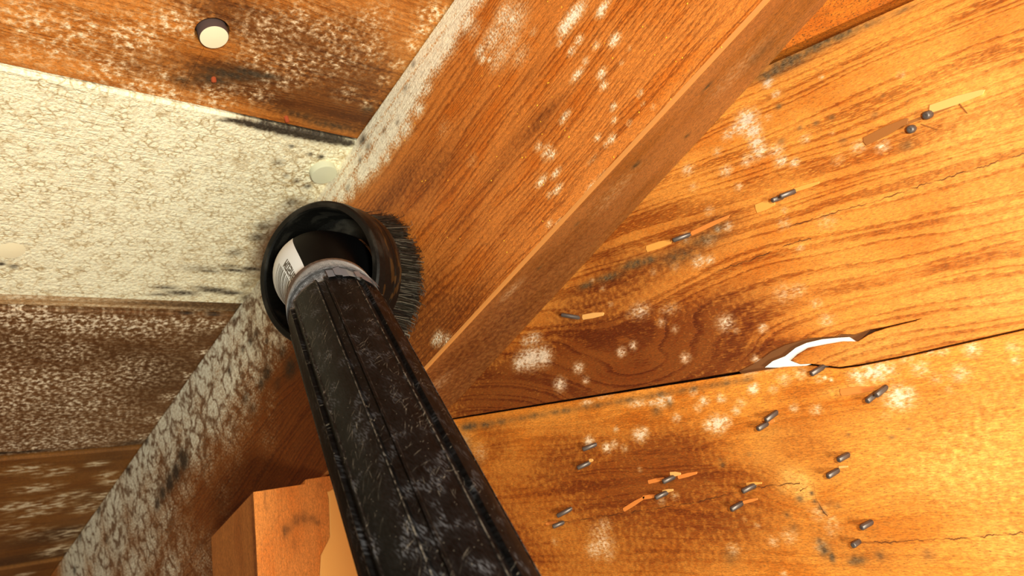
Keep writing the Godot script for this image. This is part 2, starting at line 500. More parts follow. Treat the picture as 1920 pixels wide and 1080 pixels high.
	mats.stud_side_shaded = paint({"r": [-545.0, -480.0, -140.0, 0.0], "w": 400, "h": 800, "turned": true, "c_light": Color(0.60, 0.36, 0.16), "c_late": Color(0.48, 0.27, 0.11), "c_red": Color(0.54, 0.30, 0.12), "period": 8.0, "rings": 0.4, "seed": 131.0, "relief": 0.03, "dark": [[-484.0, -60.0, 3.0, 80.0, 0.6]]})  # same wood as the front, with shade put into a darker colour
	plain("dark_wood", Color(0.10, 0.065, 0.04), 0.95)
	plain("lining", Color(0.97, 0.96, 0.92), 0.8)
	plain("steel", Color(0.42, 0.38, 0.36), 0.45, 0.6)
	plain("rust", Color(0.62, 0.26, 0.10), 0.9)
	plain("fresh", Color(0.90, 0.62, 0.27), 0.7)
	plain("fresh_orange", Color(0.86, 0.50, 0.20), 0.7)
	plain("fresh_pale", Color(0.91, 0.67, 0.37), 0.7)
	plain("splinter_brown", Color(0.60, 0.36, 0.13), 0.7)
	plain("mould", Color(0.78, 0.77, 0.66), 0.95)
	plain("peg_face", Color(0.93, 0.88, 0.75), 0.9)
	plain("peg_side", Color(0.30, 0.22, 0.20), 0.9)
	plain("plaster", Color(0.5, 0.45, 0.38), 0.9)


# ---------------------------------------------------------------- the room round the corner

func slab(called: String, size: Vector3, at: Vector3, mat: Material, basis := Basis(), label := "") -> void:
	var b := BoxMesh.new()
	b.size = size
	var o := MeshInstance3D.new()
	o.name = called
	o.mesh = b
	o.material_override = mat
	o.transform = Transform3D(basis, at)
	tag(o, label, "", "", "structure")
	add_child(o)


func build_room() -> void:
	slab("floor", Vector3(3.4, 0.05, 4.4), Vector3(-1.25, -0.025, 0.2), plain("floor", Color(0.45, 0.33, 0.2), 0.8), Basis(), "plain wooden attic floor below the corner")


func gable_frame() -> Transform3D:
	return Transform3D(Basis(Vector3(0, 0, 1), Vector3(0, 1, 0), Vector3(-1, 0, 0)), EYE + Vector3(GABLE, 0, 0))


func rect(x0: float, x1: float, y0: float, y1: float) -> PackedVector2Array:
	return PackedVector2Array([Vector2(x0, y0), Vector2(x1, y0), Vector2(x1, y1), Vector2(x0, y1)])


func sliver(parent: Node, p: Array, mat: Material, lift := 0.5) -> void:
	var a := Vector2(p[0], p[1])
	var b := Vector2(p[2], p[3])
	var d := (b - a).normalized()
	var n := Vector2(-d.y, d.x) * (float(p[4]) / 2.0)
	var l := (b - a).length()
	var o := PackedVector2Array([a - n * 0.9, a + d * l * 0.5 - n, b - n * 0.7, b + d * l * 0.06 + n * 0.2, b + n * 0.5, a + d * l * 0.55 + n, a + n, a - d * l * 0.03])
	var st := board(o, 1.0, 0.15, [0, 1, 0, 1])
	piece("splinter", done(st), mat, parent, Transform3D(Basis(), Vector3(0, 0, lift * 0.001)))


func nail(parent: Node, p: Array, r := 1.25, h := 5.0, mat: Material = null, called := "nail") -> void:
	var a := Vector3(p[0], p[1], -2.0) * 0.001
	var b := Vector3(p[2], p[3], h) * 0.001
	var l := (b - a).length()
	var m := lathe([Vector2(0.0001, 0), Vector2(r * 0.001, 0), Vector2(r * 0.001, l - r * 0.0004), Vector2(r * 0.0006, l), Vector2(0.00001, l - r * 0.0002)], 10)
	piece(called, m, mat if mat else mats.steel, parent, frame_y(a, b - a, Vector3(0, 0, 1)))


func build_gable() -> void:
	var g := root_at("wall_right", gable_frame())
	tag(g, "orange board gable wall right of the rafter, stapled and spotted with white mould", "", "", "structure")
	piece("backing", done(board(rect(-1400, 1200, -1500, 900), 10.0, 0.0, [0, 1, 0, 1])), mats.dark_wood, g, Transform3D(Basis(), Vector3(0, 0, -0.021)))
	# the wide board: torn along its lower edge
	var o := [[-1400, 19.5]]
	o.append_array(TORN)
	o.append_array(TONGUE)
	o.append_array([[700, 19.9], [700, 157.6], [-1400, 157.6]])
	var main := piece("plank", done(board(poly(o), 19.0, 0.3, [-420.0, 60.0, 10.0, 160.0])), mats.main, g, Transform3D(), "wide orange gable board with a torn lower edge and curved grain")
	piece("lining", done(board(poly(WHITE), 1.0, 0.0, [0, 1, 0, 1])), mats.lining, g, Transform3D(Basis(), Vector3(0, 0, -0.001)), "bright white lining showing through the torn gap")
	var ragged := TORN.slice(0, 9) + [[-140.0, 24.0], [-165.0, 18.6], [-194.0, 18.6]]
	piece("torn_wood", done(board(poly(ragged), 6.0, 0.0, [0, 1, 0, 1])), plain("torn", Color(0.46, 0.27, 0.11), 0.9), g, Transform3D(Basis(), Vector3(0, 0, -0.003)), "brown torn wood behind the gap")
	# the board below: cut to the torn tongue
	var low := [[-1400, -128.0], [700, -128.0], [700, 18.9], [-76.8, 18.9]]
	for i in range(TONGUE.size() - 2, 9, -1):
		low.append([TONGUE[i][0], TONGUE[i][1] - 0.8])
	low.append_array([[-172.0, 19.42], [-1400, 19.42]])
	var lower := piece("plank", done(board(poly(low), 19.0, 0.3, [-430.0, 60.0, -110.0, 20.0])), mats.low, g, Transform3D(), "lowest orange gable board in view, holding most of the nail tips")
	# the board above leaves an open joint
	piece("plank", done(board(rect(-1400, 700, 161.2, 300), 19.0, 0.8, [-230.0, 0.0, 155.0, 305.0])), mats.over, g, Transform3D(Basis(), Vector3(0, 0, 0.001)), "dark orange gable board above the black joint")
	for k in 3:
		piece("plank", done(board(rect(-1400, 700, 302.0 + 142 * k, 442.0 + 142 * k), 19.0, 1.0, [-230.0, 0.0, 155.0, 305.0])), mats.over, g)
	for k in 9:
		piece("plank", done(board(rect(-1400, 700, -130.0 - 142 * (k + 1) + 2, -130.0 - 142 * k), 19.0, 1.0, [-430.0, 60.0, -110.0, 20.0])), mats.low, g)
	for i in MAIN_NAILS.size():
		nail(main, MAIN_NAILS[i], 1.2 if i < 4 else 1.7, 5.0 if i < 4 else 3.0)
	for p in LOW_NAILS:
		nail(lower, p)
	var tones := [mats.fresh, mats.fresh_orange, mats.fresh, mats.fresh, mats.fresh_pale, mats.splinter_brown, mats.splinter_brown, mats.fresh_pale, mats.splinter_brown, mats.splinter_brown]
	for i in MAIN_SPLINTERS.size():
		sliver(main, MAIN_SPLINTERS[i], tones[i], 0.4 if i < 5 else 0.25 + 0.3 * (i % 2))
	for i in LOW_SPLINTERS.size():
		sliver(lower, LOW_SPLINTERS[i], [mats.fresh_orange, mats.fresh_pale, mats.fresh_orange, mats.fresh_orange, mats.fresh_orange, mats.fresh_pale, mats.fresh][i % 7], 0.4)


func deck_frame() -> Transform3D:
	var c := cos(PITCH)
	var s := sin(PITCH)
	return Transform3D(Basis(Vector3(1, 0, 0), Vector3(0, s, c), Vector3(0, -c, s)), EYE + DECK)


func disc_hole(x0: float, x1: float, y0: float, y1: float, c: Vector2, r: float) -> PackedVector2Array:
	var o := PackedVector2Array([Vector2(x0, y0), Vector2(c.x, y0)])
	for i in 33:
		var t := -PI / 2 - TAU * i / 32
		o.append(c + Vector2(cos(t), sin(t)) * r + (Vector2(0.01, 0) if i == 32 else Vector2()))
	o.append_array([Vector2(c.x + 0.01, y0), Vector2(x1, y0), Vector2(x1, y1), Vector2(x0, y1)])
	return o


func peg(parent: Node, at: Vector2, r: float, h: float, face: Material, side: Material, label := "") -> void:
	var t := Transform3D(Basis(Vector3(1, 0, 0), Vector3(0, 0, 1), Vector3(0, -1, 0)), Vector3(at.x, at.y, 0) * 0.001)
	var k := r * 0.001
	var p := piece("peg", lathe([Vector2(k, -0.012), Vector2(k, h * 0.001 - k * 0.06), Vector2(k * 0.95, h * 0.001)], 32), side, parent, t, label)
	piece("peg_end", lathe([Vector2(k * 0.95, h * 0.001), Vector2(k * 0.5, h * 0.001 + k * 0.05), Vector2(0.00001, h * 0.001 + k * 0.06)], 32), face, p)


func build_roof() -> void:
	var d := root_at("ceiling", deck_frame())
	tag(d, "mould-covered roof boards on the left, running up to the rafter", "", "", "structure")
	piece("backing", done(board(rect(-2900, 330, -1900, 1900), 12.0, 0.0, [0, 1, 0, 1])), mats.dark_wood, d, Transform3D(Basis(), Vector3(0, 0, -0.021)))
	var ra := [-40.0, 300.0, -125.0, 60.0]
	var rb := [-30.0, 300.0, -312.0, -112.0]
	var rc := [0.0, 300.0, -552.0, -304.0]
	var rd := [110.0, 300.0, -830.0, -545.0]
	var a := piece("plank", done(board(disc_hole(-2900, 330, -117.5, 110, Vector2(176.1, -66.6), 8.8), 19.0, 0.4, ra)), mats.roof_a, d, Transform3D(), "speckled brown roof board with a white-ended peg in a round hole")
	peg(a, Vector2(176.6, -67.2), 7.6, 3.4, mats.peg_face, mats.peg_side, "round peg with a cream end")
	var b := piece("plank", done(board(rect(-2900, 330, -307.5, -118.5), 19.0, 1.6, rb)), mats.roof_b, d, Transform3D(Basis(), Vector3(0, 0, 0.002)), "roof board under a cracked cream-white crust")
	peg(b, Vector2(284.0, -148.5), 9.0, 5.0, mats.mould, mats.mould, "round knob covered in pale mould")
	peg(b, Vector2(124.2, -260.2), 8.2, 0.0, plain("plug", Color(0.95, 0.90, 0.76), 0.9), mats.peg_side, "flat round plug at the left edge")
	piece("strip", done(board(rect(-2900, 330, -323.5, -310.5), 17.0, 0.8, [0.0, 300.0, -325.0, -309.0])), mats.strip, d, Transform3D(Basis(), Vector3(0, 0, -0.002)), "narrow strip between the white board and the speckled brown board")
	piece("plank", done(board(rect(-2900, 330, -547, -325.5), 19.0, 1.2, rc)), mats.roof_c, d, Transform3D(), "brown roof board thickly speckled with pinkish mould")
	piece("plank", done(board(rect(-2900, 330, -820, -554), 19.0, 2.0, rd)), mats.roof_d, d, Transform3D(), "dark roof board with a few pale streaks")
	piece("plank", done(board(rect(-2900, 330, -1100, -828), 19.0, 2.0, [110.0, 300.0, -1105.0, -822.0])), mats.roof_d, d)
	for k in 8:
		piece("plank", done(board(rect(-2900, 330, 112.0 + 202 * k, 312.0 + 202 * k), 19.0, 1.0, [-40.0, 300.0, -125.0, 60.0])), mats.roof_a, d)
	for k in 3:
		piece("plank", done(board(rect(-2900, 330, -1302.0 - 202 * k, -1102.0 - 202 * k), 19.0, 1.0, rd)), mats.roof_d, d)
	nail(a, [188.0, -95.0, 189.0, -98.0], 1.5, 1.5, mats.rust, "rusty_nail")
	nail(a, [239.5, -111.0, 242.0, -114.5], 1.4, 2.0, mats.rust, "rusty_nail")


# ---------------------------------------------------------------- rafter and stud

func build_rafter() -> void:
	var c := cos(PITCH)
	var s := sin(PITCH)
	var f := Transform3D(Basis(Vector3(0, s, c), Vector3(0, c, -s), Vector3(-1, 0, 0)), EYE + DECK + Vector3(SIDE, 0, 0))
	var o := root_at("rafter", f)
	tag(o, "long sloping rafter between the roof boards and the gable, mouldy at its lower end", "rafter", "", "thing")
	var stations := [-1500.0, -1000.0, -650.0, -300.0, -240.0, -165.0, -100.0, 0.0, 100.0, 200.0, 900.0, 1900.0]
	var upper := begin(); var near := begin(); var far := begin(); var under := begin(); var rest := begin(); var arris := begin()
	var depth := (GABLE - SIDE) * 1000.0 - 0.3
	var k := 0.001
	for i in stations.size() - 1:
		var s0: float = stations[i]
		var s1: float = stations[i + 1]
		var pts := []
		for q in [s0, s1]:
			var d1: float = -162.9 + 0.037 * clampf(q, -240, 300)
			var d2: float = -160.5 + 0.072 * clampf(q, -165, 300)
			pts.append([Vector3(q, -1.0, 0) * k, Vector3(q, d1 + 1.7, 0) * k, Vector3(q, d1 + 0.4, -0.4) * k, Vector3(q, d1, -1.5) * k, Vector3(q, d2, -depth) * k, Vector3(q, -1.0, -depth) * k])
		var st: SurfaceTool = upper if s0 >= 200.0 else (near if s0 >= -300.0 else far)
		var r: Array = [200.0, 700.0, -170.0, 0.0] if s0 >= 200.0 else [-300.0, 200.0, -170.0, 0.0] if s0 >= -300.0 else [-1000.0, -300.0, -190.0, 0.0]
		var P: Array = pts[0]
		var Q: Array = pts[1]
		var uv := func(p: Vector3) -> Vector2: return Vector2((p.x * 1000 - r[0]) / (r[1] - r[0]), (r[3] - p.y * 1000) / (r[3] - r[2]))
		quad(st, P[0], Q[0], Q[1], P[1], Vector3(0, 0, 1), [uv.call(P[0]), uv.call(Q[0]), uv.call(Q[1]), uv.call(P[1])])
		quad(arris, P[1], Q[1], Q[2], P[2], Vector3(0, -0.3, 1), [Vector2(), Vector2(), Vector2(), Vector2()])
		quad(arris, P[2], Q[2], Q[3], P[3], Vector3(0, -1, 0.4), [Vector2(), Vector2(), Vector2(), Vector2()])
		var uw := func(p: Vector3) -> Vector2: return Vector2((p.x * 1000 + 330.0) / 530.0, (5.0 - p.z * 1000) / 55.0)
		quad(under, P[3], Q[3], Q[4], P[4], Vector3(0, -1, 0), [uw.call(P[3]), uw.call(Q[3]), uw.call(Q[4]), uw.call(P[4])])
		quad(rest, P[4], Q[4], Q[5], P[5], Vector3(0, 0, -1), [Vector2(), Vector2(), Vector2(), Vector2()])
		quad(rest, P[5], Q[5], Q[0], P[0], Vector3(0, 1, 0), [Vector2(), Vector2(), Vector2(), Vector2()])
		for e in [[0, P, -1], [stations.size() - 2, Q, 1]]:
			if e[0] == i:
				for t in [1, 2, 3, 4]:
					tri(rest, e[1][0], e[1][t], e[1][t + 1], Vector3(e[2], 0, 0))
	var m := ArrayMesh.new()
	for q in [[upper, mats.upper], [near, mats.raf], [far, mats.far], [rest, mats.dark_wood]]:
		done(q[0], m)
		m.surface_set_material(m.get_surface_count() - 1, q[1])
	piece("side_face", m, null, o)
	piece("bottom_edge", done(under), mats.under, o, Transform3D(), "narrow dusty brown underside")
	piece("worn_arris", done(arris), plain("arris", Color(0.74, 0.48, 0.23), 0.6), o, Transform3D(), "lighter worn corner")
	# beads of resin, too small to count
	var beads := begin(0)
	var rng := RandomNumberGenerator.new()
	rng.seed = 9
	for i in 60:
		var p := Vector3(rng.randf_range(-80, 110), rng.randf_range(-150, -60), 0.0)
		p.y = clampf(p.y + rng.randfn(0, 14), -158, -20)
		var q := rng.randf_range(0.25, 0.5)
		var top := Vector3(p.x, p.y, q) * k
		for j in 5:
			var t0 := TAU * j / 5
			var t1 := TAU * (j + 1) / 5
			tri(beads, top, (p + Vector3(cos(t0), sin(t0), 0) * q) * k, (p + Vector3(cos(t1), sin(t1), 0) * q) * k, Vector3(0, 0, 1))
	var bd := piece("resin_beads", done(beads), plain("resin", Color(0.98, 0.72, 0.2), 0.15), o)
	bd.set_meta("kind", "stuff")


func build_stud() -> void:
	var o := root_at("stud", Transform3D(Basis(), EYE))
	tag(o, "fresh orange upright stud under the rafter, left of the vacuum wand", "post", "", "thing")
	# outline of the front face seen along z; the top falls away with the roof
	var x0 := 240.0; var x1 := 338.0; var zf := -481.8; var zb := -545.0
	var f := begin(); var sd := begin()
	var top := [Vector2(x0, -11.0), Vector2(276.0, -10.4), Vector2(276.4, -7.6), Vector2(301.0, -7.0), Vector2(301.2, -10.5), Vector2(306.0, -11.0), Vector2(306.2, -8.0), Vector2(x1, -8.0)]
	var k := 0.001
	var bot := -1500.0
	var uv := func(p: Vector2) -> Vector2: return Vector2((p.x - 236.0) / 109.0, (0.0 - p.y) / 140.0)
	for i in top.size() - 1:
		var a: Vector2 = top[i]
		var b: Vector2 = top[i + 1]
		quad(f, Vector3(a.x, a.y, zf) * k, Vector3(b.x, b.y, zf) * k, Vector3(b.x, bot, zf) * k, Vector3(a.x, bot, zf) * k, Vector3(0, 0, 1), [uv.call(a), uv.call(b), uv.call(Vector2(b.x, bot)), uv.call(Vector2(a.x, bot))])
		var drop := (zf - zb) * 0.43
		quad(f, Vector3(a.x, a.y, zf) * k, Vector3(b.x, b.y, zf) * k, Vector3(b.x, b.y - drop, zb) * k, Vector3(a.x, a.y - drop, zb) * k, Vector3(0, 1, -0.4), [uv.call(a), uv.call(b), uv.call(b), uv.call(a)])
		quad(f, Vector3(a.x, a.y - drop, zb) * k, Vector3(b.x, b.y - drop, zb) * k, Vector3(b.x, bot, zb) * k, Vector3(a.x, bot, zb) * k, Vector3(0, 0, -1), [uv.call(a), uv.call(b), uv.call(b), uv.call(a)])
	for e in [[x0, -11.0, -1], [x1, -8.0, 1]]:
		var y: float = e[1]
		var us := func(z: float, yy: float) -> Vector2: return Vector2((z + 545.0) / 65.0, (0.0 - yy) / 140.0)
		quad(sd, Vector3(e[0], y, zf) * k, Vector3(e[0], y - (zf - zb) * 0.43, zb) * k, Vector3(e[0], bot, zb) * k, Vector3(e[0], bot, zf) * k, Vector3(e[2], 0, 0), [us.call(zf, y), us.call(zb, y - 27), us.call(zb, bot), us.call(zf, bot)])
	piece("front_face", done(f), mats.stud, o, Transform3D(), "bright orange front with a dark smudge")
	piece("side_face", done(sd), mats.stud_side_shaded, o, Transform3D(), "left side with shade painted into its colour")
	# split lighter slip standing along the front's right side
	var sl := poly(SLIP + [[292.0, -220.0], [333.0, -220.0], [335.0, -60.0], [322.0, -9.0]])
	if Geometry2D.is_polygon_clockwise(sl): sl.reverse()
	piece("split_slip", done(board(sl, 1.0, 0.5, [0, 1, 0, 1])), plain("slip", Color(0.98, 0.74, 0.40), 0.7), o, Transform3D(Basis(), Vector3(0, 0, zf * k + 0.0012)), "pale yellow split strip")


# ---------------------------------------------------------------- vacuum wand and brush

const CUP := Vector3(0.2347, 0.1051, -0.3828)
const CUP_OUT := Vector3(-0.9337, -0.0188, 0.3576)
const TUBE_END := Vector3(0.2030, 0.0657, -0.3149)
const TUBE_DIR := Vector3(-0.3203, -0.5755, 0.7525)
const VIEW_RIGHT := Vector3(0.7138, -0.1148, 0.6909)


func sweep(path: Array, radii: Array, seg: int, side: Vector3) -> ArrayMesh:
	var st := begin(0)
	var rings := []
	for i in path.size():
		var d: Vector3 = (path[mini(i + 1, path.size() - 1)] - path[maxi(i - 1, 0)]).normalized()
		var x := (side - d * side.dot(d)).normalized()
		var z := x.cross(d)
		var ring := []
		for j in seg + 1:
			var t := TAU * j / seg
			ring.append(path[i] + (x * sin(t) - z * cos(t)) * float(radii[i]))
		rings.append(ring)
	for i in path.size() - 1:
		for j in seg:
			var u := [Vector2(float(j) / seg, float(i) / (path.size() - 1)), Vector2(float(j + 1) / seg, float(i) / (path.size() - 1)), Vector2(float(j + 1) / seg, float(i + 1) / (path.size() - 1)), Vector2(float(j) / seg, float(i + 1) / (path.size() - 1))]
			var mid: Vector3 = (rings[i][j] + rings[i + 1][j + 1]) / 2
			quad(st, rings[i][j], rings[i][j + 1], rings[i + 1][j + 1], rings[i + 1][j], mid - (path[i] + path[i + 1]) / 2, u)
	return done(st)


func bezier(a: Vector3, b: Vector3, c: Vector3, d: Vector3, n: int) -> Array:
	var o := []
	for i in n + 1:
		o.append(a.bezier_interpolate(b, c, d, float(i) / n))
	return o


func line(img: Image, a: Vector2, b: Vector2, c: Color, strength: float) -> void:
	var n := int((b - a).length()) + 1
	for i in n + 1:
		var p := a.lerp(b, float(i) / n)
		var x := posmod(int(p.x), img.get_width())
		var y := clampi(int(p.y), 0, img.get_height() - 1)
		img.set_pixel(x, y, img.get_pixel(x, y).lerp(c, strength * (0.4 + 0.6 * sin(PI * float(i) / n))))


func tube_skin() -> StandardMaterial3D:
	var w := 1024
	var h := 1024
	var img := Image.create(w, h, false, Image.FORMAT_RGB8)
	var rng := RandomNumberGenerator.new()
	rng.seed = 4
	for y in h:
		for x in w:
			var n := n_spot.get_noise_2d(x * 0.010 + y * 0.004, y * 0.012 - x * 0.003)
			var f := n_fine.get_noise_2d(x * 0.16 - y * 0.10, y * 0.05 + x * 0.03)
			var g := 0.05 + 0.025 * n + 0.035 * f + (0.12 + 0.12 * smoothstep(500.0, 950.0, y)) * smoothstep(0.05, 0.6, n) * smoothstep(-0.1, 0.5, f + 0.2 * n)
			img.set_pixel(x, y, Color(g * 0.93, g * 0.97, g * 1.04))
	for i in 5200:
		var p := Vector2(rng.randf() * w, rng.randf() * h)
		if n_spot.get_noise_2d(p.x * 0.008, p.y * 0.006 + 9.0) + rng.randf_range(-0.2, 0.3) < 0.1: continue
		var t := rng.randfn(-0.9, 0.35)
		var l := rng.randf_range(6, 30)
		line(img, p, p + Vector2(cos(t) * l, -sin(t) * l * -0.8), Color(0.74, 0.70, 0.62), rng.randf_range(0.12, 0.6))
	for i in 900:
		var p := Vector2i(rng.randi() % w, rng.randi() % h)
		img.set_pixel(p.x, p.y, Color(0.72, 0.68, 0.6))
	# worn lips of the eight grooves
	for q in 8:
		var mid := (-17.0 + 45.0 * q) / 360.0 * w
		for sgn in [-1.0, 1.0]:
			var amp := 0.75 if sgn < 0 else 0.28
			for y in h:
				var v := amp * clampf(0.55 + 0.9 * n_fine.get_noise_2d(y * 0.05, q * 9.0 + sgn), 0.05, 1.0)
				var x := posmod(int(mid + sgn * 2.5 / 141.0 * w * 1.0), w)
				for dx in [0, 1, 2]:
					var xx := posmod(x + dx, w)
					img.set_pixel(xx, y, img.get_pixel(xx, y).lerp(Color(0.70, 0.67, 0.60), v * (0.8 if dx == 1 else 0.4)))
	for y in 12:
		for x in w:
			if n_fine.get_noise_2d(x * 0.05, y * 0.1) > -0.35:
				img.set_pixel(x, y, img.get_pixel(x, y).lerp(Color(0.72, 0.70, 0.64), 0.75 * (1.0 - y / 12.0)))
	var m := StandardMaterial3D.new()
	m.albedo_texture = ImageTexture.create_from_image(img)
	m.roughness = 0.5
	m.metallic_specular = 0.2
	return m


func build_vacuum() -> void:
	var o := root_at("vacuum_wand", Transform3D(Basis(), EYE))
	tag(o, "scuffed black ribbed vacuum wand with a round brush pressed on the rafter", "vacuum wand", "", "thing")
	var black := plain("black_plastic", Color(0.03, 0.03, 0.032), 0.55, 0.0, 0.12)
	# tube with eight grooves
	var d := TUBE_DIR.normalized()
	var x := (VIEW_RIGHT - d * VIEW_RIGHT.dot(d)).normalized()
	var z := x.cross(d)      # away from the viewer
	var angles := []
	var rad := []
	for q in 8:
		var mid := -17.0 + 45.0 * q
		for e in [[-7.4, 22.4], [-6.2, 22.9], [-4.6, 22.9], [-3.6, 21.2], [3.6, 21.2], [4.6, 22.9], [6.2, 22.9], [7.4, 22.4], [13.0, 22.45], [18.0, 22.5], [22.5, 22.5], [27.0, 22.5], [32.0, 22.45]]:
			angles.append(deg_to_rad(mid + e[0]))
			rad.append(e[1])
	angles.append(angles[0] + TAU)
	rad.append(rad[0])
	var rings := [[-0.0, 0.93], [0.0012, 1.0], [0.06, 1.0], [0.12, 1.0], [0.18, 1.0], [0.25, 1.0], [0.55, 1.0]]
	var st := begin(-1)
	for i in rings.size() - 1:
		for j in angles.size() - 1:
			var p := []
			var u := []
			for e in [[i, j], [i, j + 1], [i + 1, j + 1], [i + 1, j]]:
				var t: float = angles[e[1]]
				var dist: float = rings[e[0]][0]
				p.append(TUBE_END + d * dist + (x * sin(t) - z * cos(t)) * rad[e[1]] * rings[e[0]][1] * 0.001)
				u.append(Vector2(t / TAU, dist / 0.25))
			var out: Vector3 = (p[0] + p[2]) / 2 - (TUBE_END + d * (rings[i][0] + rings[i + 1][0]) / 2)
			quad(st, p[0], p[1], p[2], p[3], out, u)
	piece("tube", done(st), tube_skin(), o, Transform3D(), "black tube with long grooves and pale scuffs")
	# collar and neck
	var fuzz := StandardMaterial3D.new()
	fuzz.albedo_texture = grain_texture()
	fuzz.uv1_scale = Vector3(3, 1, 1)
	fuzz.roughness = 0.95
	fuzz.rim_enabled = true
	fuzz.rim = 0.5
	var c0 := TUBE_END - d * 0.0235
	piece("collar", sweep([c0, c0 + d * 0.0015, TUBE_END - d * 0.012, TUBE_END - d * 0.008, TUBE_END - d * 0.0075, TUBE_END + d * 0.001], [0.0190, 0.0214, 0.0221, 0.0223, 0.0211, 0.0211], 56, VIEW_RIGHT), fuzz, o, Transform3D(), "dusty grey collar")
	var back := -CUP_OUT.normalized()
	var n0 := CUP + back * 0.019
	var neck_path := bezier(n0, n0 - back * 0.03, c0 - d * 0.03, c0 + d * 0.002, 20)
	var neck_r := []
	for i in 21: neck_r.append(lerpf(0.0255, 0.0190, smoothstep(0.0, 1.0, i / 20.0)))
	var neck := piece("neck", sweep(neck_path, neck_r, 48, VIEW_RIGHT), black, o)
	sticker(neck, neck_path, neck_r)
	# brush cup
	var side := lathe([Vector2(0.0255, -0.0225), Vector2(0.0345, -0.0215), Vector2(0.0357, -0.012), Vector2(0.0367, -0.0012), Vector2(0.0374, 0.0), Vector2(0.0402, 0.0), Vector2(0.0412, -0.0012), Vector2(0.0416, -0.006), Vector2(0.0411, -0.0165), Vector2(0.0413, -0.0172), Vector2(0.0405, -0.024), Vector2(0.0392, -0.0252), Vector2(0.028, -0.0252), Vector2(0.0255, -0.0225)], 96, -1)
	piece("brush_cup", side, cup_skin(), o, frame_y(CUP, CUP_OUT, Vector3.UP), "round black cup, hollow at the back")
	bristles(o)
	# scrap of torn clear tape on the tube's end
	var tape := begin(-1)
	var tape_mat := StandardMaterial3D.new()
	tape_mat.albedo_color = Color(0.42, 0.47, 0.53)
	tape_mat.roughness = 0.25
	tape_mat.metallic_specular = 0.4
	for i in 8:
		var t0 := deg_to_rad(-8.0 + 7.5 * i)
		var t1 := deg_to_rad(-8.0 + 7.5 * (i + 1))
		var jag: Array = [0.0, 0.001, -0.001, 0.0005, 0.0035, 0.001, 0.002, 0.001, 0.003]
		var p := []
		for e in [[t0, -0.004 + jag[i], 0.0231], [t1, -0.004 + jag[i + 1], 0.0231], [t1, 0.0055 + jag[(i + 3) % 9] * 0.4, 0.0235], [t0, 0.0055 + jag[(i + 2) % 9] * 0.4, 0.0235]]:
			p.append(TUBE_END + d * e[1] + (x * sin(e[0]) - z * cos(e[0])) * (e[2] + (0.0006 if i % 3 == 1 else 0.0)))
		quad(tape, p[0], p[1], p[2], p[3], (p[0] + p[2]) / 2 - TUBE_END, [Vector2(), Vector2(), Vector2(), Vector2()])
	piece("tape_scrap", done(tape), tape_mat, o, Transform3D(), "torn shiny grey tape")


func grain_texture() -> ImageTexture:
	var img := Image.create(384, 128, false, Image.FORMAT_RGB8)
	for y in 128:
		for x in 384:
			var v := n_fine.get_noise_2d(x * 0.30, y * 0.16)
			var n := n_spot.get_noise_2d(x * 0.03 + 5.0, y * 0.05)
			var g := clampf(0.33 + 0.22 * v + 0.16 * n, 0.06, 0.75)
			if y > 78 and y < 100: g *= 0.55
			img.set_pixel(x, y, Color(g * 0.92, g * 0.95, g))
	return ImageTexture.create_from_image(img)


func cup_skin() -> StandardMaterial3D:
	var img := Image.create(512, 256, false, Image.FORMAT_RGB8)
	for y in 256:
		for x in 512:
			var v := n_spot.get_noise_2d(x * 0.012, y * 0.02)
			var f := n_fine.get_noise_2d(x * 0.2, y * 0.5)
			var g := 0.06 + 0.08 * smoothstep(0.0, 0.5, v) + 0.03 * f
			var c := Color(g, g * 0.95, g * 0.84)
			if y > 130 and n_spot.get_noise_2d(x * 0.016 + 31.0, y * 0.03) > 0.38:
				c = c.lerp(Color(0.42, 0.26, 0.10), 0.45)  # brownish glints painted into the outer side of the cup
			img.set_pixel(x, y, c)
	var m := StandardMaterial3D.new()
	m.albedo_texture = ImageTexture.create_from_image(img)
	m.roughness = 0.42
	m.metallic_specular = 0.3
	return m


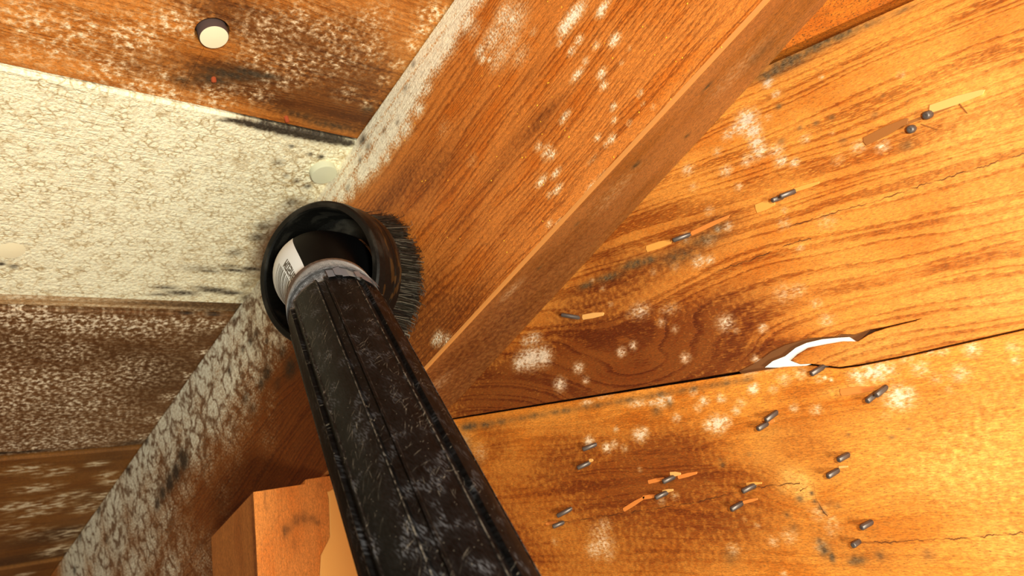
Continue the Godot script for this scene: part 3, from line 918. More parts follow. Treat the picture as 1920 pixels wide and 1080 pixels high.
# barcode sticker wrapped on the neck
func sticker(parent: Node, path: Array, radii: Array) -> void:
	var img := Image.create(192, 192, false, Image.FORMAT_RGB8)
	img.fill(Color(0.88, 0.95, 1.0))
	var rng := RandomNumberGenerator.new()
	rng.seed = 21
	var y := 62
	while y < 190:
		var t := rng.randi_range(2, 7)
		img.fill_rect(Rect2i(64, y, 128, t), Color(0.15, 0.14, 0.13))
		y += t + rng.randi_range(3, 7)
	# a row of small figures beside the bars, reading along the neck
	var glyphs := {"N": [5, 7, 7, 5, 5], "0": [7, 5, 5, 5, 7], "5": [7, 4, 7, 1, 7], "8": [7, 5, 7, 5, 7], "M": [5, 7, 5, 5, 5], "3": [7, 1, 7, 1, 7]}
	var yy := 92
	for ch in ["N", "0", "5", "M", "8", "3"]:
		for row in 5:
			for col in 3:
				if glyphs[ch][row] >> (2 - col) & 1:
					img.fill_rect(Rect2i(54 - row * 5, yy + col * 5, 5, 5), Color(0.2, 0.18, 0.18))
		yy += 17
	var m := StandardMaterial3D.new()
	m.albedo_texture = ImageTexture.create_from_image(img)
	m.roughness = 0.5
	var st := begin(0)
	var i0 := 8
	var i1 := 20
	var grid := []
	for i in range(i0, i1 + 1):
		var dd: Vector3 = (path[mini(i + 1, 20)] - path[i - 1]).normalized()
		var x := (VIEW_RIGHT - dd * VIEW_RIGHT.dot(dd)).normalized()
		var z := x.cross(dd)
		var row := []
		for j in 17:
			var t := deg_to_rad(lerpf(-32.0, -128.0, j / 16.0))
			row.append([path[i] + (x * sin(t) - z * cos(t)) * (float(radii[i]) + 0.00025), x * sin(t) - z * cos(t)])
		grid.append(row)
	for i in grid.size() - 1:
		for j in 16:
			var n := float(grid.size() - 1)
			quad(st, grid[i][j][0], grid[i][j + 1][0], grid[i + 1][j + 1][0], grid[i + 1][j][0], grid[i][j][1], [Vector2(j / 16.0, i / n), Vector2((j + 1) / 16.0, i / n), Vector2((j + 1) / 16.0, (i + 1) / n), Vector2(j / 16.0, (i + 1) / n)])
	piece("barcode_sticker", done(st), m, parent, Transform3D(), "white barcode sticker")


func bristles(parent: Node) -> void:
	var rng := RandomNumberGenerator.new()
	rng.seed = 77
	var st := begin(0)
	var f := frame_y(CUP, CUP_OUT, Vector3.UP)
	var back := -CUP_OUT.normalized()
	for i in 3600:
		var t := rng.randf() * TAU
		var r := rng.randf_range(0.030, 0.0385)
		var radial := (f.basis.x * cos(t) + f.basis.z * sin(t))
		var p := CUP + back * 0.0245 + radial * r
		var dir := (back + radial * rng.randf_range(-0.05, 0.20) + Vector3(rng.randfn(0, 0.05), rng.randfn(0, 0.05), rng.randfn(0, 0.05))).normalized()
		var length := rng.randf_range(0.034, 0.045)
		var shade := rng.randf_range(0.012, 0.05) if rng.randf() < 0.8 else rng.randf_range(0.08, 0.22)
		st.set_color(Color(shade, shade * 0.86, shade * 0.66))
		var prev := []
		var bend := radial * rng.randf_range(-0.1, 0.35) + Vector3(rng.randfn(0, 0.1), rng.randfn(0, 0.1), rng.randfn(0, 0.1))
		for k in 5:
			var w := 0.00028 * (1.0 - 0.16 * k)
			var sx := dir.cross(Vector3.UP).normalized() * w
			var sy := dir.cross(sx).normalized() * w
			var ring := [p + sx, p - sx * 0.5 + sy * 0.87, p - sx * 0.5 - sy * 0.87]
			if k > 0:
				for j in 3:
					quad(st, prev[j], prev[(j + 1) % 3], ring[(j + 1) % 3], ring[j], (prev[j] + prev[(j + 1) % 3]) / 2 - p + dir * 0.01 * 0.0 + (ring[j] + ring[(j + 1) % 3]) / 2 - p, [Vector2(), Vector2(), Vector2(), Vector2()])
			prev = ring
			p += dir * length / 4
			if p.x > SIDE - 0.0008 and p.y > 0.0:
				p.x = SIDE - 0.0008 - rng.randf() * 0.0006
			dir = (dir + bend * 0.12).normalized()
	var m := StandardMaterial3D.new()
	m.vertex_color_use_as_albedo = true
	m.roughness = 0.4
	var o := piece("bristles", done(st), m, parent, Transform3D(), "dark brown bristles")
	o.set_meta("kind", "stuff")


# ---------------------------------------------------------------- measured marks: [along, across, half length, half width, strength] in mm

const WALL_W := [[-168.33,136.14,5.82,4.85,1.3],[-171.69,133.38,4.1,3.42,1.0],[-166.15,129.96,4.61,3.84,1.2],[-165.68,123.69,4.01,3.34,1.2],[-174.36,134.38,3.55,2.96,1.0],[-178.73,132.75,3.58,2.99,0.8],[-164.58,119.34,4.55,3.79,1.0],[-156.95,116.91,3.89,3.24,0.8],[-154.73,149.41,2.83,2.36,1.2],[-152.03,142.45,2.24,1.86,0.9],[-130.4,141.68,1.31,1.09,0.8],[-120.87,105.85,3.72,3.1,0.6],[-111.45,102.49,3.36,2.8,0.8],[-142.61,117.39,2.67,2.22,0.7],[-183.65,116.01,3.59,2.99,0.7],[-171.37,117.21,4.05,3.38,0.8],[-155.4,111.21,3.31,2.76,1.0],[-149.44,108.41,2.7,2.25,0.9],[-182.27,115.55,2.98,2.48,0.7],[-203.61,123.22,3.8,3.17,0.7],[-195.68,99.47,3.05,2.54,0.5],[-178.27,106.23,2.34,1.95,0.7],[-187.28,89.02,2.66,2.22,0.9],[-192.53,89.15,2.1,1.75,0.9],[-206.05,76.56,4.01,3.34,0.9],[-200.14,75.64,3.03,2.53,0.8],[-198.32,85.36,4.26,3.55,0.5],[-211.31,90.18,3.79,3.16,0.5],[-245.06,59.51,6.77,4.52,0.8],[-227.1,56.76,6.63,3.32,0.5],[-197.17,44.3,5.0,4.17,0.9],[-194.57,45.86,2.92,2.44,0.6],[-178.73,38.35,2.5,2.09,1.0],[-260.83,40.5,3.45,2.88,1.0],[-252.65,42.55,3.05,2.54,0.9],[-327.5,47.46,11.89,6.61,1.3],[-317.51,47.15,7.12,5.94,1.3],[-336.68,46.32,6.19,5.16,1.2],[-291.69,36.52,4.08,3.4,1.0],[-307.07,29.36,4.97,4.14,1.1],[-287.88,29.17,2.93,2.44,0.8],[-222.21,31.34,3.11,2.6,1.0],[-323.48,58.19,7.21,4.24,0.9],[-330.19,58.07,4.1,3.41,0.8],[-165.57,51.77,5.96,4.97,0.45],[-159.19,51.61,4.25,3.55,0.5],[-151.95,44.08,3.11,2.59,0.45],[-148.63,36.34,4.07,3.4,0.5],[-185.29,25.33,1.96,1.64,1.0],[-233.07,51.05,3.25,2.71,0.6],[-225.77,46.42,2.54,2.12,0.7],[-159.62,82.58,3.82,3.18,0.5],[-154.36,69.99,2.13,1.77,0.6],[-140.38,78.38,5.14,4.28,0.35],[-98.52,129.24,2.36,1.97,0.4],[-192.33,39.57,2.31,1.93,0.5],[-263.4,66.96,2.12,1.77,0.5],[-252.17,58.92,3.42,2.85,0.4],[-220.09,77.23,3.2,2.67,0.4],[-233.24,77.57,2.65,2.21,0.4],[-158.47,88.54,2.19,1.82,0.4],[-267.28,76.63,2.87,2.39,0.45],[-273.86,82.59,2.2,1.83,0.5],[-157.8,133.42,2.26,1.88,0.5],[-186.13,126.39,3.03,2.53,0.5],[-202.21,113.82,3.13,2.61,0.4],[-130.71,103.25,3.57,2.97,0.35],[-130.68,115.5,2.06,1.72,0.3]]
const WALL_D := [[-240.95,82.24,26.2,13.1,0.3],[-281.41,61.64,33.24,16.62,0.3],[-208.59,96.34,24.89,8.3,0.2],[-197.86,56.11,26.86,13.43,0.2],[-328.87,26.31,76.03,25.34,0.9],[-251.54,23.68,67.04,16.76,1.0],[-285.96,35.68,52.03,17.34,0.7],[-375.44,28.71,38.38,15.35,0.8],[-234.0,28.04,35.45,11.82,0.5],[-205.0,49.7,33.38,11.13,0.5],[-216.2,38.57,38.98,12.99,0.55],[-246.88,49.43,47.78,15.93,0.4],[-344.45,41.04,32.39,16.2,0.5],[-248.69,78.3,27.19,9.06,0.5],[-208.04,82.48,24.61,8.2,0.45],[-191.21,91.45,16.58,5.53,0.5],[-275.98,48.8,51.25,17.08,0.4],[-189.67,24.02,17.95,5.98,0.5],[-180.8,27.58,9.66,3.22,0.8],[-169.89,29.44,6.82,2.27,0.8],[-235.96,109.84,21.53,7.18,0.3],[-283.17,74.05,24.03,12.01,0.45],[-264.23,93.82,18.62,9.31,0.4]]  # dark brown wood, with shade from the rafter painted in beside it
const WALL_G := [[-143.02,154.93,12.19,4.06,1.0],[-129.91,156.81,10.91,3.64,1.0],[-117.87,156.3,8.91,2.97,0.8],[-151.28,153.26,8.9,2.97,1.0],[-106.39,155.81,8.13,2.03,0.6],[-93.24,155.47,6.79,1.36,0.5],[-201.21,86.12,10.66,3.55,0.6],[-217.58,82.14,12.1,4.03,0.6],[-244.05,84.43,9.97,2.49,0.9],[-262.66,81.52,9.11,2.28,0.9],[-235.4,84.32,6.34,2.11,0.9],[-278.1,80.53,5.84,1.95,0.8],[-192.86,90.58,4.81,4.01,0.5],[-129.32,122.42,1.55,1.29,0.6],[-151.87,136.35,1.67,1.39,0.7],[-144.05,123.0,1.35,1.12,0.6],[-136.58,122.7,1.58,1.32,0.6],[-111.9,116.88,1.7,1.42,0.5],[-153.68,120.13,2.21,1.84,0.4],[-126.92,110.44,2.28,1.9,0.4],[-102.3,99.91,2.8,2.33,0.5],[-107.27,123.4,0.97,0.8,0.6]]
const WALL_L := [[-69.19,107.86,33.68,28.07,0.35],[-71.47,61.95,34.55,28.79,0.3],[-92.01,89.95,24.58,20.48,0.2],[-86.51,32.7,29.63,9.88,0.35],[-118.03,21.78,21.71,7.24,0.3],[-139.75,22.09,15.49,5.16,0.35],[-144.18,59.0,15.36,12.8,0.15]]  # pale fresh wood; broad patches paint the brighter light at the right edge
const LOW_W := [[-240.18,12.16,4.18,3.49,1.0],[-245.19,11.94,5.15,1.72,0.8],[-255.23,12.83,6.87,2.29,0.8],[-235.2,12.64,2.54,2.12,1.2],[-210.3,-2.23,5.01,4.17,1.25],[-214.74,-2.31,3.58,2.98,1.0],[-205.79,-1.42,3.49,2.91,1.0],[-256.4,-3.2,4.64,3.87,1.1],[-253.47,-2.11,3.3,2.75,0.9],[-188.75,11.51,2.8,2.34,1.25],[-206.07,9.42,2.64,2.2,0.9],[-215.56,9.27,3.01,2.51,0.9],[-219.73,6.4,2.74,2.28,0.6],[-232.79,3.11,2.82,2.35,0.8],[-199.28,2.88,2.58,2.15,0.8],[-195.84,6.21,2.85,2.37,0.6],[-188.79,21.4,5.09,4.24,0.7],[-187.72,12.61,2.24,1.87,1.0],[-220.71,14.3,2.76,2.3,0.7],[-179.11,22.41,4.4,3.67,0.5],[-132.93,11.42,7.98,3.99,1.1],[-139.72,10.82,4.37,3.64,0.9],[-128.45,12.09,4.22,3.52,0.9],[-160.74,-0.86,2.82,2.35,0.8],[-170.8,0.95,2.38,1.98,0.7],[-125.51,0.2,5.98,4.98,1.1],[-122.16,1.29,3.64,3.04,1.0],[-128.91,-0.91,3.25,2.71,0.8],[-115.15,10.58,4.04,3.37,0.6],[-110.62,17.96,3.56,2.97,1.0],[-105.94,16.55,3.07,2.55,0.6],[-95.37,14.82,3.38,2.81,0.8],[-101.23,6.47,4.27,3.56,0.6],[-81.51,13.55,2.81,2.34,0.5],[-81.65,8.61,2.0,1.67,0.7],[-290.98,-3.9,3.61,3.01,1.2],[-279.34,-8.23,3.15,2.62,1.2],[-273.95,-6.69,2.76,2.3,0.8],[-267.93,-9.1,2.72,2.27,0.6],[-271.51,0.92,2.07,1.73,0.7],[-291.95,-52.25,7.71,6.42,0.5],[-291.07,-57.75,8.36,6.97,0.7],[-297.14,-60.55,6.35,5.29,0.7],[-287.53,-48.16,4.86,4.05,0.6],[-288.36,-63.18,4.83,4.02,0.5],[-169.57,-58.25,3.51,2.93,0.5],[-183.43,-53.82,4.2,3.5,0.5],[-191.57,-56.11,3.22,2.68,0.5],[-163.77,-52.76,2.48,2.06,0.4],[-162.69,-47.29,2.98,2.48,0.4],[-167.95,-43.87,5.05,4.21,0.4],[-163.12,-49.48,4.46,3.72,0.35],[-212.55,-59.75,3.97,3.31,0.5],[-179.57,20.04,2.75,2.29,0.5],[-164.94,15.53,3.68,3.07,0.6],[-157.0,12.08,2.56,2.13,0.5],[-151.72,10.9,1.01,0.84,1.2],[-154.33,12.17,1.02,0.85,1.2],[-172.82,14.25,3.76,3.13,0.6],[-178.8,10.24,2.72,2.27,0.5],[-277.31,19.96,7.85,2.62,0.5],[-289.23,17.05,5.18,1.73,0.8],[-394.77,3.93,7.28,6.06,0.5],[-380.69,-3.76,7.92,6.6,0.4],[-249.16,-36.91,2.86,2.39,0.5],[-240.69,-34.6,2.81,2.34,0.5],[-259.54,-20.56,1.98,1.65,0.5],[-198.16,-49.11,1.92,1.6,0.5],[-204.5,-46.66,1.68,1.4,0.4],[-189.05,-69.76,2.11,1.76,0.6],[-140.19,19.9,3.43,2.86,0.6],[-119.3,15.5,3.66,3.05,0.5],[-201.61,20.74,3.51,2.93,0.5],[-137.27,-21.23,1.41,1.17,0.3],[-132.19,-6.59,2.34,1.95,0.3],[-110.13,5.64,3.08,2.56,0.4],[-106.19,0.96,2.16,1.8,0.3],[-325.94,-56.48,3.03,2.52,0.4]]
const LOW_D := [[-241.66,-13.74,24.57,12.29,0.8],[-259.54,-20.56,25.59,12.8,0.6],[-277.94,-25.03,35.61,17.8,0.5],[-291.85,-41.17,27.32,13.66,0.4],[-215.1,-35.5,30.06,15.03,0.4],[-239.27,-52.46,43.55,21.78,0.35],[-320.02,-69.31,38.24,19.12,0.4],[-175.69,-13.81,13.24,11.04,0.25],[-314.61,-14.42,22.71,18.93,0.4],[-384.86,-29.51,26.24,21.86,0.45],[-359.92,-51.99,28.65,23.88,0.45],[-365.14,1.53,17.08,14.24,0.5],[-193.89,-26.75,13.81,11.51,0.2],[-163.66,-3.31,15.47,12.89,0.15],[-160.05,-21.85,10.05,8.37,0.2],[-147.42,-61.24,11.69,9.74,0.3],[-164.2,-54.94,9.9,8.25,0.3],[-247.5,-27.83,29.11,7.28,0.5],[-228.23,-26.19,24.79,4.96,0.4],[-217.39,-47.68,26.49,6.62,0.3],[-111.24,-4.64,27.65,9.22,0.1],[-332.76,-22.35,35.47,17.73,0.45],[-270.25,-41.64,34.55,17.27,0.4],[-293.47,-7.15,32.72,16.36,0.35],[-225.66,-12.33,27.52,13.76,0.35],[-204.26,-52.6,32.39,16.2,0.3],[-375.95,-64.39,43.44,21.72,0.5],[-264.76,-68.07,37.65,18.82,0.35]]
const LOW_G := [[-168.59,-59.34,2.86,3.57,0.8],[-165.7,-62.58,1.57,2.62,0.9],[-170.33,-56.05,2.02,1.68,0.6],[-154.91,-63.47,3.7,1.85,0.8],[-156.92,-64.57,2.79,1.4,0.7],[-145.34,-61.63,2.32,1.93,0.5],[-214.64,-63.36,3.99,3.32,0.4],[-244.28,7.79,3.24,2.7,0.5],[-235.64,10.3,2.54,2.12,0.6],[-175.36,-38.04,1.82,1.51,0.6],[-169.55,-35.98,1.02,0.85,0.9],[-169.0,-39.37,1.02,0.85,1.0],[-167.12,-42.11,1.01,0.84,0.9],[-165.57,-43.92,1.0,0.84,0.8],[-162.57,-40.68,1.99,1.66,0.3],[-159.21,-41.43,1.97,1.64,0.4],[-388.08,13.38,8.56,2.85,1.0],[-373.01,12.94,6.91,2.3,0.8],[-395.3,0.63,9.09,7.57,0.5],[-386.71,-9.91,7.1,5.92,0.4],[-211.0,-21.4,1.75,1.45,0.6],[-211.97,-18.86,1.17,0.97,0.5],[-196.2,-17.49,1.12,0.93,0.6],[-123.95,-12.74,1.17,0.58,0.6],[-131.36,-15.27,1.49,0.75,0.5],[-148.92,-12.66,0.98,0.82,0.5],[-126.62,-60.96,3.06,2.55,0.35],[-180.26,-50.43,2.35,1.96,0.4],[-182.93,-44.69,1.58,1.32,0.5],[-377.91,13.41,6.28,2.09,0.4],[-368.01,13.56,6.16,2.05,0.55],[-358.36,13.71,6.03,2.01,0.7],[-348.97,13.85,5.91,1.97,0.4],[-339.83,13.99,5.8,1.93,0.55],[-330.93,14.13,5.69,1.9,0.7],[-322.25,14.26,5.58,1.86,0.4],[-313.78,14.39,5.47,1.82,0.55],[-305.53,14.52,5.37,1.79,0.7],[-297.48,14.64,5.27,1.76,0.4],[-289.63,14.76,5.18,1.73,0.55],[-281.96,14.88,5.09,1.7,0.7],[-274.48,15.0,5.0,1.67,0.4],[-267.17,15.11,4.91,1.64,0.55],[-260.03,15.22,4.82,1.61,0.7],[-253.05,15.32,4.74,1.58,0.4],[-246.23,15.43,4.66,1.55,0.55],[-239.56,15.53,4.58,1.53,0.7],[-233.04,15.63,4.51,1.5,0.4],[-226.67,15.73,4.43,1.48,0.55],[-220.43,15.82,4.36,1.45,0.7],[-214.32,15.92,4.29,1.43,0.4],[-208.34,16.01,4.22,1.41,0.55],[-202.49,16.1,4.16,1.39,0.7],[-196.76,16.19,4.09,1.36,0.4],[-191.15,16.27,4.03,1.34,0.55]]  # stains, then a band painting the differently lit bevel along the top edge
const LOW_L := [[-174.26,-32.38,6.76,5.63,1.0],[-178.35,-27.58,6.86,5.72,0.7],[-183.48,-34.3,5.33,4.44,0.5],[-172.68,-37.0,4.64,3.87,0.8],[-189.88,-19.84,8.24,6.86,0.35],[-184.55,-5.94,10.93,9.11,0.25],[-83.49,3.95,18.05,15.04,0.3],[-94.86,-33.98,28.18,23.48,0.5],[-116.87,-22.69,24.1,20.09,0.3],[-98.61,-60.57,11.93,9.94,0.35],[-98.18,-6.13,18.81,15.67,0.3],[-152.27,5.71,6.35,2.12,0.6],[-143.01,5.67,6.17,2.06,0.7],[-138.4,6.19,4.57,1.52,0.7],[-128.92,-32.31,27.12,22.6,0.15]]  # pale sapwood, plus broad patches standing in for brighter light towards the right
const RAF_W := [[57.75,-81.32,8.74,4.37,1.3],[51.14,-81.7,5.49,4.57,1.2],[61.59,-81.82,4.03,3.36,1.0],[72.56,-92.81,4.98,2.49,1.2],[70.67,-94.48,2.9,2.42,1.0],[68.81,-111.45,3.77,3.14,1.1],[53.47,-94.25,3.34,2.79,0.9],[47.38,-95.28,3.38,2.82,0.8],[44.17,-85.82,2.77,2.3,0.7],[59.74,-105.1,2.91,2.43,0.6],[43.19,-108.08,4.74,2.37,1.0],[50.71,-106.62,2.63,2.2,0.7],[54.43,-119.2,3.2,2.66,1.0],[52.22,-124.95,2.86,2.38,0.9],[26.19,-120.02,4.38,2.19,0.9],[23.15,-120.77,2.39,1.99,0.7],[50.72,-137.77,2.5,2.08,0.8],[47.67,-143.54,2.18,1.81,0.7],[41.6,-149.87,2.8,2.34,0.9],[35.43,-143.35,2.24,1.86,0.8],[37.83,-149.78,2.51,2.09,0.5],[6.88,-126.43,4.89,4.07,0.7],[4.2,-120.25,3.55,2.96,0.6],[8.89,-130.11,3.11,2.59,0.9],[-4.14,-136.61,4.54,2.27,1.0],[5.62,-139.81,3.98,1.99,0.9],[2.03,-147.32,4.4,2.2,0.9],[-3.61,-146.01,2.76,2.3,0.5],[65.28,-143.72,2.39,1.99,0.6],[19.9,-161.01,4.96,2.48,0.6],[9.06,-165.33,4.62,2.31,0.9],[4.98,-165.33,2.63,2.19,0.8],[-6.08,-163.08,4.36,2.18,1.0],[-3.02,-164.88,2.34,1.95,0.7],[-11.73,-158.52,2.41,2.01,0.6],[27.71,-161.07,4.07,2.03,0.6],[53.34,-150.79,2.12,1.77,0.5],[26.59,-49.23,12.91,10.76,0.7],[23.97,-41.83,9.26,7.72,0.8],[11.73,-45.27,10.22,8.52,0.75],[11.31,-57.72,10.03,8.36,0.6],[0.1,-43.24,4.84,4.03,0.9],[-0.81,-48.79,3.2,2.67,1.1],[2.83,-53.61,1.97,1.64,1.2],[27.38,-47.99,3.8,3.16,1.1],[3.6,-29.4,7.36,6.13,0.5],[20.52,-69.88,8.18,6.82,0.45],[5.15,-59.52,6.23,5.19,0.5],[21.04,-57.88,7.57,6.31,0.6],[34.33,-66.59,3.64,3.03,0.4],[-38.18,-91.03,6.45,5.37,0.25],[-47.37,-57.44,8.61,7.17,0.25],[65.6,-123.79,1.86,1.55,0.4],[72.76,-121.4,1.83,1.53,0.4],[67.19,-154.2,2.04,1.7,0.4],[63.62,-148.93,1.78,1.48,0.4],[68.3,-160.34,2.97,1.49,0.3],[4.27,-9.51,12.61,10.5,1.4],[15.92,-14.2,10.62,8.85,1.2],[-7.45,-12.13,12.83,10.69,1.4],[1.42,-20.07,8.32,6.93,1.1],[-18.42,-15.96,12.14,10.12,1.4],[-30.49,-16.58,11.51,9.59,1.4],[-41.15,-14.42,12.66,10.55,1.4],[-52.0,-17.0,13.77,11.48,1.4],[-45.42,-26.1,6.28,5.23,1.0],[-63.07,-19.63,13.05,10.88,1.4],[-73.47,-20.88,13.26,11.05,1.4],[-57.99,-31.59,6.37,5.31,1.1],[-85.0,-23.61,13.47,11.23,1.4],[-73.89,-31.96,8.41,7.01,1.1],[-98.03,-22.91,13.78,11.48,1.4],[-84.43,-33.34,5.69,4.75,1.0],[-110.12,-25.74,12.0,10.0,1.4],[-122.95,-23.53,12.28,10.24,1.4],[-98.22,-34.25,5.82,4.85,1.0],[-139.58,-20.68,10.55,8.79,1.3],[-150.82,-20.48,10.73,8.95,1.2],[-164.73,-11.05,11.09,9.24,1.2],[-140.87,-28.96,5.23,4.36,0.9],[-177.64,-12.35,11.29,9.41,1.0],[1.94,-4.38,5.82,5.82,1.5],[8.06,-12.17,5.69,5.69,1.3],[-2.47,-4.35,5.87,5.87,1.5],[3.75,-12.17,5.74,5.74,1.3],[-6.93,-4.31,5.91,5.91,1.5],[-0.61,-12.18,5.78,5.78,1.3],[-11.43,-4.27,5.96,5.96,1.5],[-5.02,-12.18,5.83,5.83,1.3],[-15.99,-4.24,6.01,6.01,1.5],[-9.47,-12.19,5.88,5.88,1.3],[-20.6,-4.2,6.06,6.06,1.5],[-13.97,-12.2,5.92,5.92,1.3],[-25.25,-4.16,6.11,6.11,1.5],[-18.52,-12.2,5.97,5.97,1.3],[-29.96,-4.12,6.16,6.16,1.5],[-23.12,-12.21,6.02,6.02,1.3],[-34.72,-4.08,6.21,6.21,1.5],[-27.77,-12.21,6.07,6.07,1.3],[-39.54,-4.05,6.26,6.26,1.5],[-32.47,-12.22,6.12,6.12,1.3],[-44.41,-4.01,6.32,6.32,1.5],[-37.23,-12.23,6.17,6.17,1.3],[-49.33,-3.97,6.37,6.37,1.5],[-42.03,-12.23,6.22,6.22,1.3],[-54.31,-3.93,6.42,6.42,1.5],[-46.89,-12.24,6.27,6.27,1.3],[-59.34,-3.88,6.48,6.48,1.5],[-51.81,-12.25,6.33,6.33,1.3],[-64.44,-3.84,6.54,6.54,1.5],[-56.77,-12.25,6.38,6.38,1.3],[-69.59,-3.8,6.59,6.59,1.5],[-61.8,-12.26,6.43,6.43,1.3],[-74.8,-3.76,6.65,6.65,1.5],[-66.88,-12.27,6.49,6.49,1.3],[-80.07,-3.72,6.71,6.71,1.5],[-72.02,-12.27,6.55,6.55,1.3],[-85.41,-3.67,6.77,6.77,1.5],[-77.23,-12.28,6.6,6.6,1.3],[-90.8,-3.63,6.83,6.83,1.5],[-82.49,-12.29,6.66,6.66,1.3],[-96.27,-3.58,6.89,6.89,1.5],[-87.81,-12.29,6.72,6.72,1.3],[-101.79,-3.54,6.95,6.95,1.5],[-93.2,-12.3,6.78,6.78,1.3],[-107.39,-3.49,7.01,7.01,1.5],[-98.65,-12.31,6.84,6.84,1.3],[-113.05,-3.45,7.08,7.08,1.5],[-104.16,-12.31,6.9,6.9,1.3],[-118.78,-3.4,7.14,7.14,1.5],[-109.74,-12.32,6.96,6.96,1.3],[-124.58,-3.35,7.21,7.21,1.5],[-115.39,-12.33,7.02,7.02,1.3],[-130.45,-3.31,7.27,7.27,1.5],[-121.1,-12.34,7.09,7.09,1.3],[-136.4,-3.26,7.34,7.34,1.5],[-126.89,-12.34,7.15,7.15,1.3],[-142.42,-3.21,7.41,7.41,1.5],[-132.74,-12.35,7.22,7.22,1.3],[-148.51,-3.16,7.48,7.48,1.5],[-138.67,-12.36,7.29,7.29,1.3],[-154.68,-3.11,7.55,7.55,1.5],[-144.68,-12.37,7.35,7.35,1.3],[-160.94,-3.06,7.62,7.62,1.5],[-150.75,-12.38,7.42,7.42,1.3],[-167.27,-3.01,7.7,7.7,1.5],[-156.91,-12.38,7.49,7.49,1.3],[-173.68,-2.96,7.77,7.77,1.5],[-163.14,-12.39,7.56,7.56,1.3],[-115.9,-159.3,5.47,4.56,0.9],[-109.99,-164.24,4.96,4.13,0.7],[-119.56,-158.74,3.82,3.18,0.8],[-35.37,-174.5,3.34,1.11,0.6],[-78.85,-171.39,4.27,1.42,0.4],[-71.26,-171.33,3.61,1.2,0.4],[-99.52,-175.26,3.78,1.26,0.5],[27.0,-150.18,5.08,1.69,0.3]]
const RAF_D := [[-55.51,-79.46,26.77,8.92,0.3],[-75.51,-74.27,27.95,9.32,0.35],[11.01,-109.73,19.49,4.87,0.35],[16.02,-108.91,12.88,3.22,0.4],[-9.56,-105.52,20.44,5.11,0.3],[-91.47,-60.32,33.82,8.45,0.35],[-115.65,-57.12,35.37,8.84,0.35],[19.16,-117.64,21.15,4.23,0.25],[-28.22,-111.74,21.0,5.25,0.25],[-62.8,-117.23,16.24,13.53,0.2],[-104.44,-139.21,25.46,21.21,0.4],[-131.89,-135.54,26.87,22.39,0.5],[-99.2,-157.64,32.34,10.78,0.45],[-74.39,-160.36,36.89,12.3,0.3],[-124.02,-170.43,25.21,21.01,0.4],[-32.7,-141.56,33.7,8.42,0.15],[22.76,-84.51,13.21,3.3,0.25],[43.71,-148.41,25.39,5.08,0.2],[-271.52,-114.09,46.03,38.36,1.2],[-265.18,-159.05,48.6,40.5,1.2],[-271.02,-83.49,35.75,29.79,1.0],[-225.37,-156.37,35.63,29.69,0.8],[-207.49,-184.9,33.34,27.79,0.8],[-150.87,-175.87,26.25,21.88,0.5],[-224.07,-116.6,32.04,26.7,0.7],[-295.28,-44.75,25.75,21.45,0.6]]
const RAF_G := [[-142.37,-21.57,3.17,2.65,0.4],[-110.03,-14.08,3.55,2.96,0.4],[-112.19,-5.85,4.12,3.43,0.8],[-46.82,-3.64,2.32,1.93,0.5],[-60.58,-10.48,2.82,2.35,0.4],[-78.18,-23.23,1.9,1.59,0.5],[-91.33,-17.56,2.45,2.04,0.4],[-121.58,-15.33,2.58,2.15,0.5]]
const FAR_W := [[-290.11,-0.84,38.86,32.39,1.3],[-318.37,-4.33,40.19,33.49,1.3],[-283.03,-23.51,28.18,23.48,1.2],[-357.33,-4.49,47.52,39.6,1.3],[-309.85,-35.29,38.47,32.05,1.2],[-271.48,-53.12,25.05,20.88,1.0],[-394.46,-7.47,49.61,41.34,1.3],[-353.55,-37.7,40.64,33.87,1.2],[-294.25,-59.77,22.0,18.34,0.8],[-314.73,-61.35,24.47,20.39,0.8],[-443.72,-4.84,52.76,43.97,1.3],[-391.73,-45.38,44.45,37.04,1.1],[-340.06,-70.16,34.73,28.94,0.7],[-486.32,-8.05,51.58,42.98,1.3],[-439.51,-44.36,44.95,37.45,1.1],[-374.48,-74.76,34.16,28.47,0.7],[-537.6,-8.37,52.0,43.33,1.3],[-489.11,-39.1,43.11,35.92,1.0],[-429.13,-70.16,36.79,30.65,0.7],[-586.5,-11.94,54.65,45.54,1.3],[-538.32,-52.03,42.56,35.47,1.0],[-476.25,-76.66,34.16,28.47,0.6],[-645.89,-12.45,58.1,48.41,1.3],[-583.69,-52.52,47.36,39.47,1.0],[-526.75,-83.63,40.81,34.01,0.75],[-718.39,-9.52,62.58,52.15,1.3],[-648.39,-51.68,50.77,42.3,1.1],[-572.69,-89.41,42.78,35.65,0.9],[-505.19,-118.04,45.33,37.77,0.55],[-783.37,-18.81,66.1,55.08,1.3],[-706.44,-61.78,53.42,44.52,1.1],[-621.67,-95.57,47.55,39.63,1.0],[-537.5,-129.11,41.95,34.96,0.8],[-473.34,-150.11,42.24,35.2,0.55],[-376.51,-97.4,29.52,24.6,0.35],[-409.83,-118.07,30.17,25.15,0.35],[-326.06,-114.71,21.64,18.03,0.3],[-308.66,-92.86,18.03,15.03,0.4]]
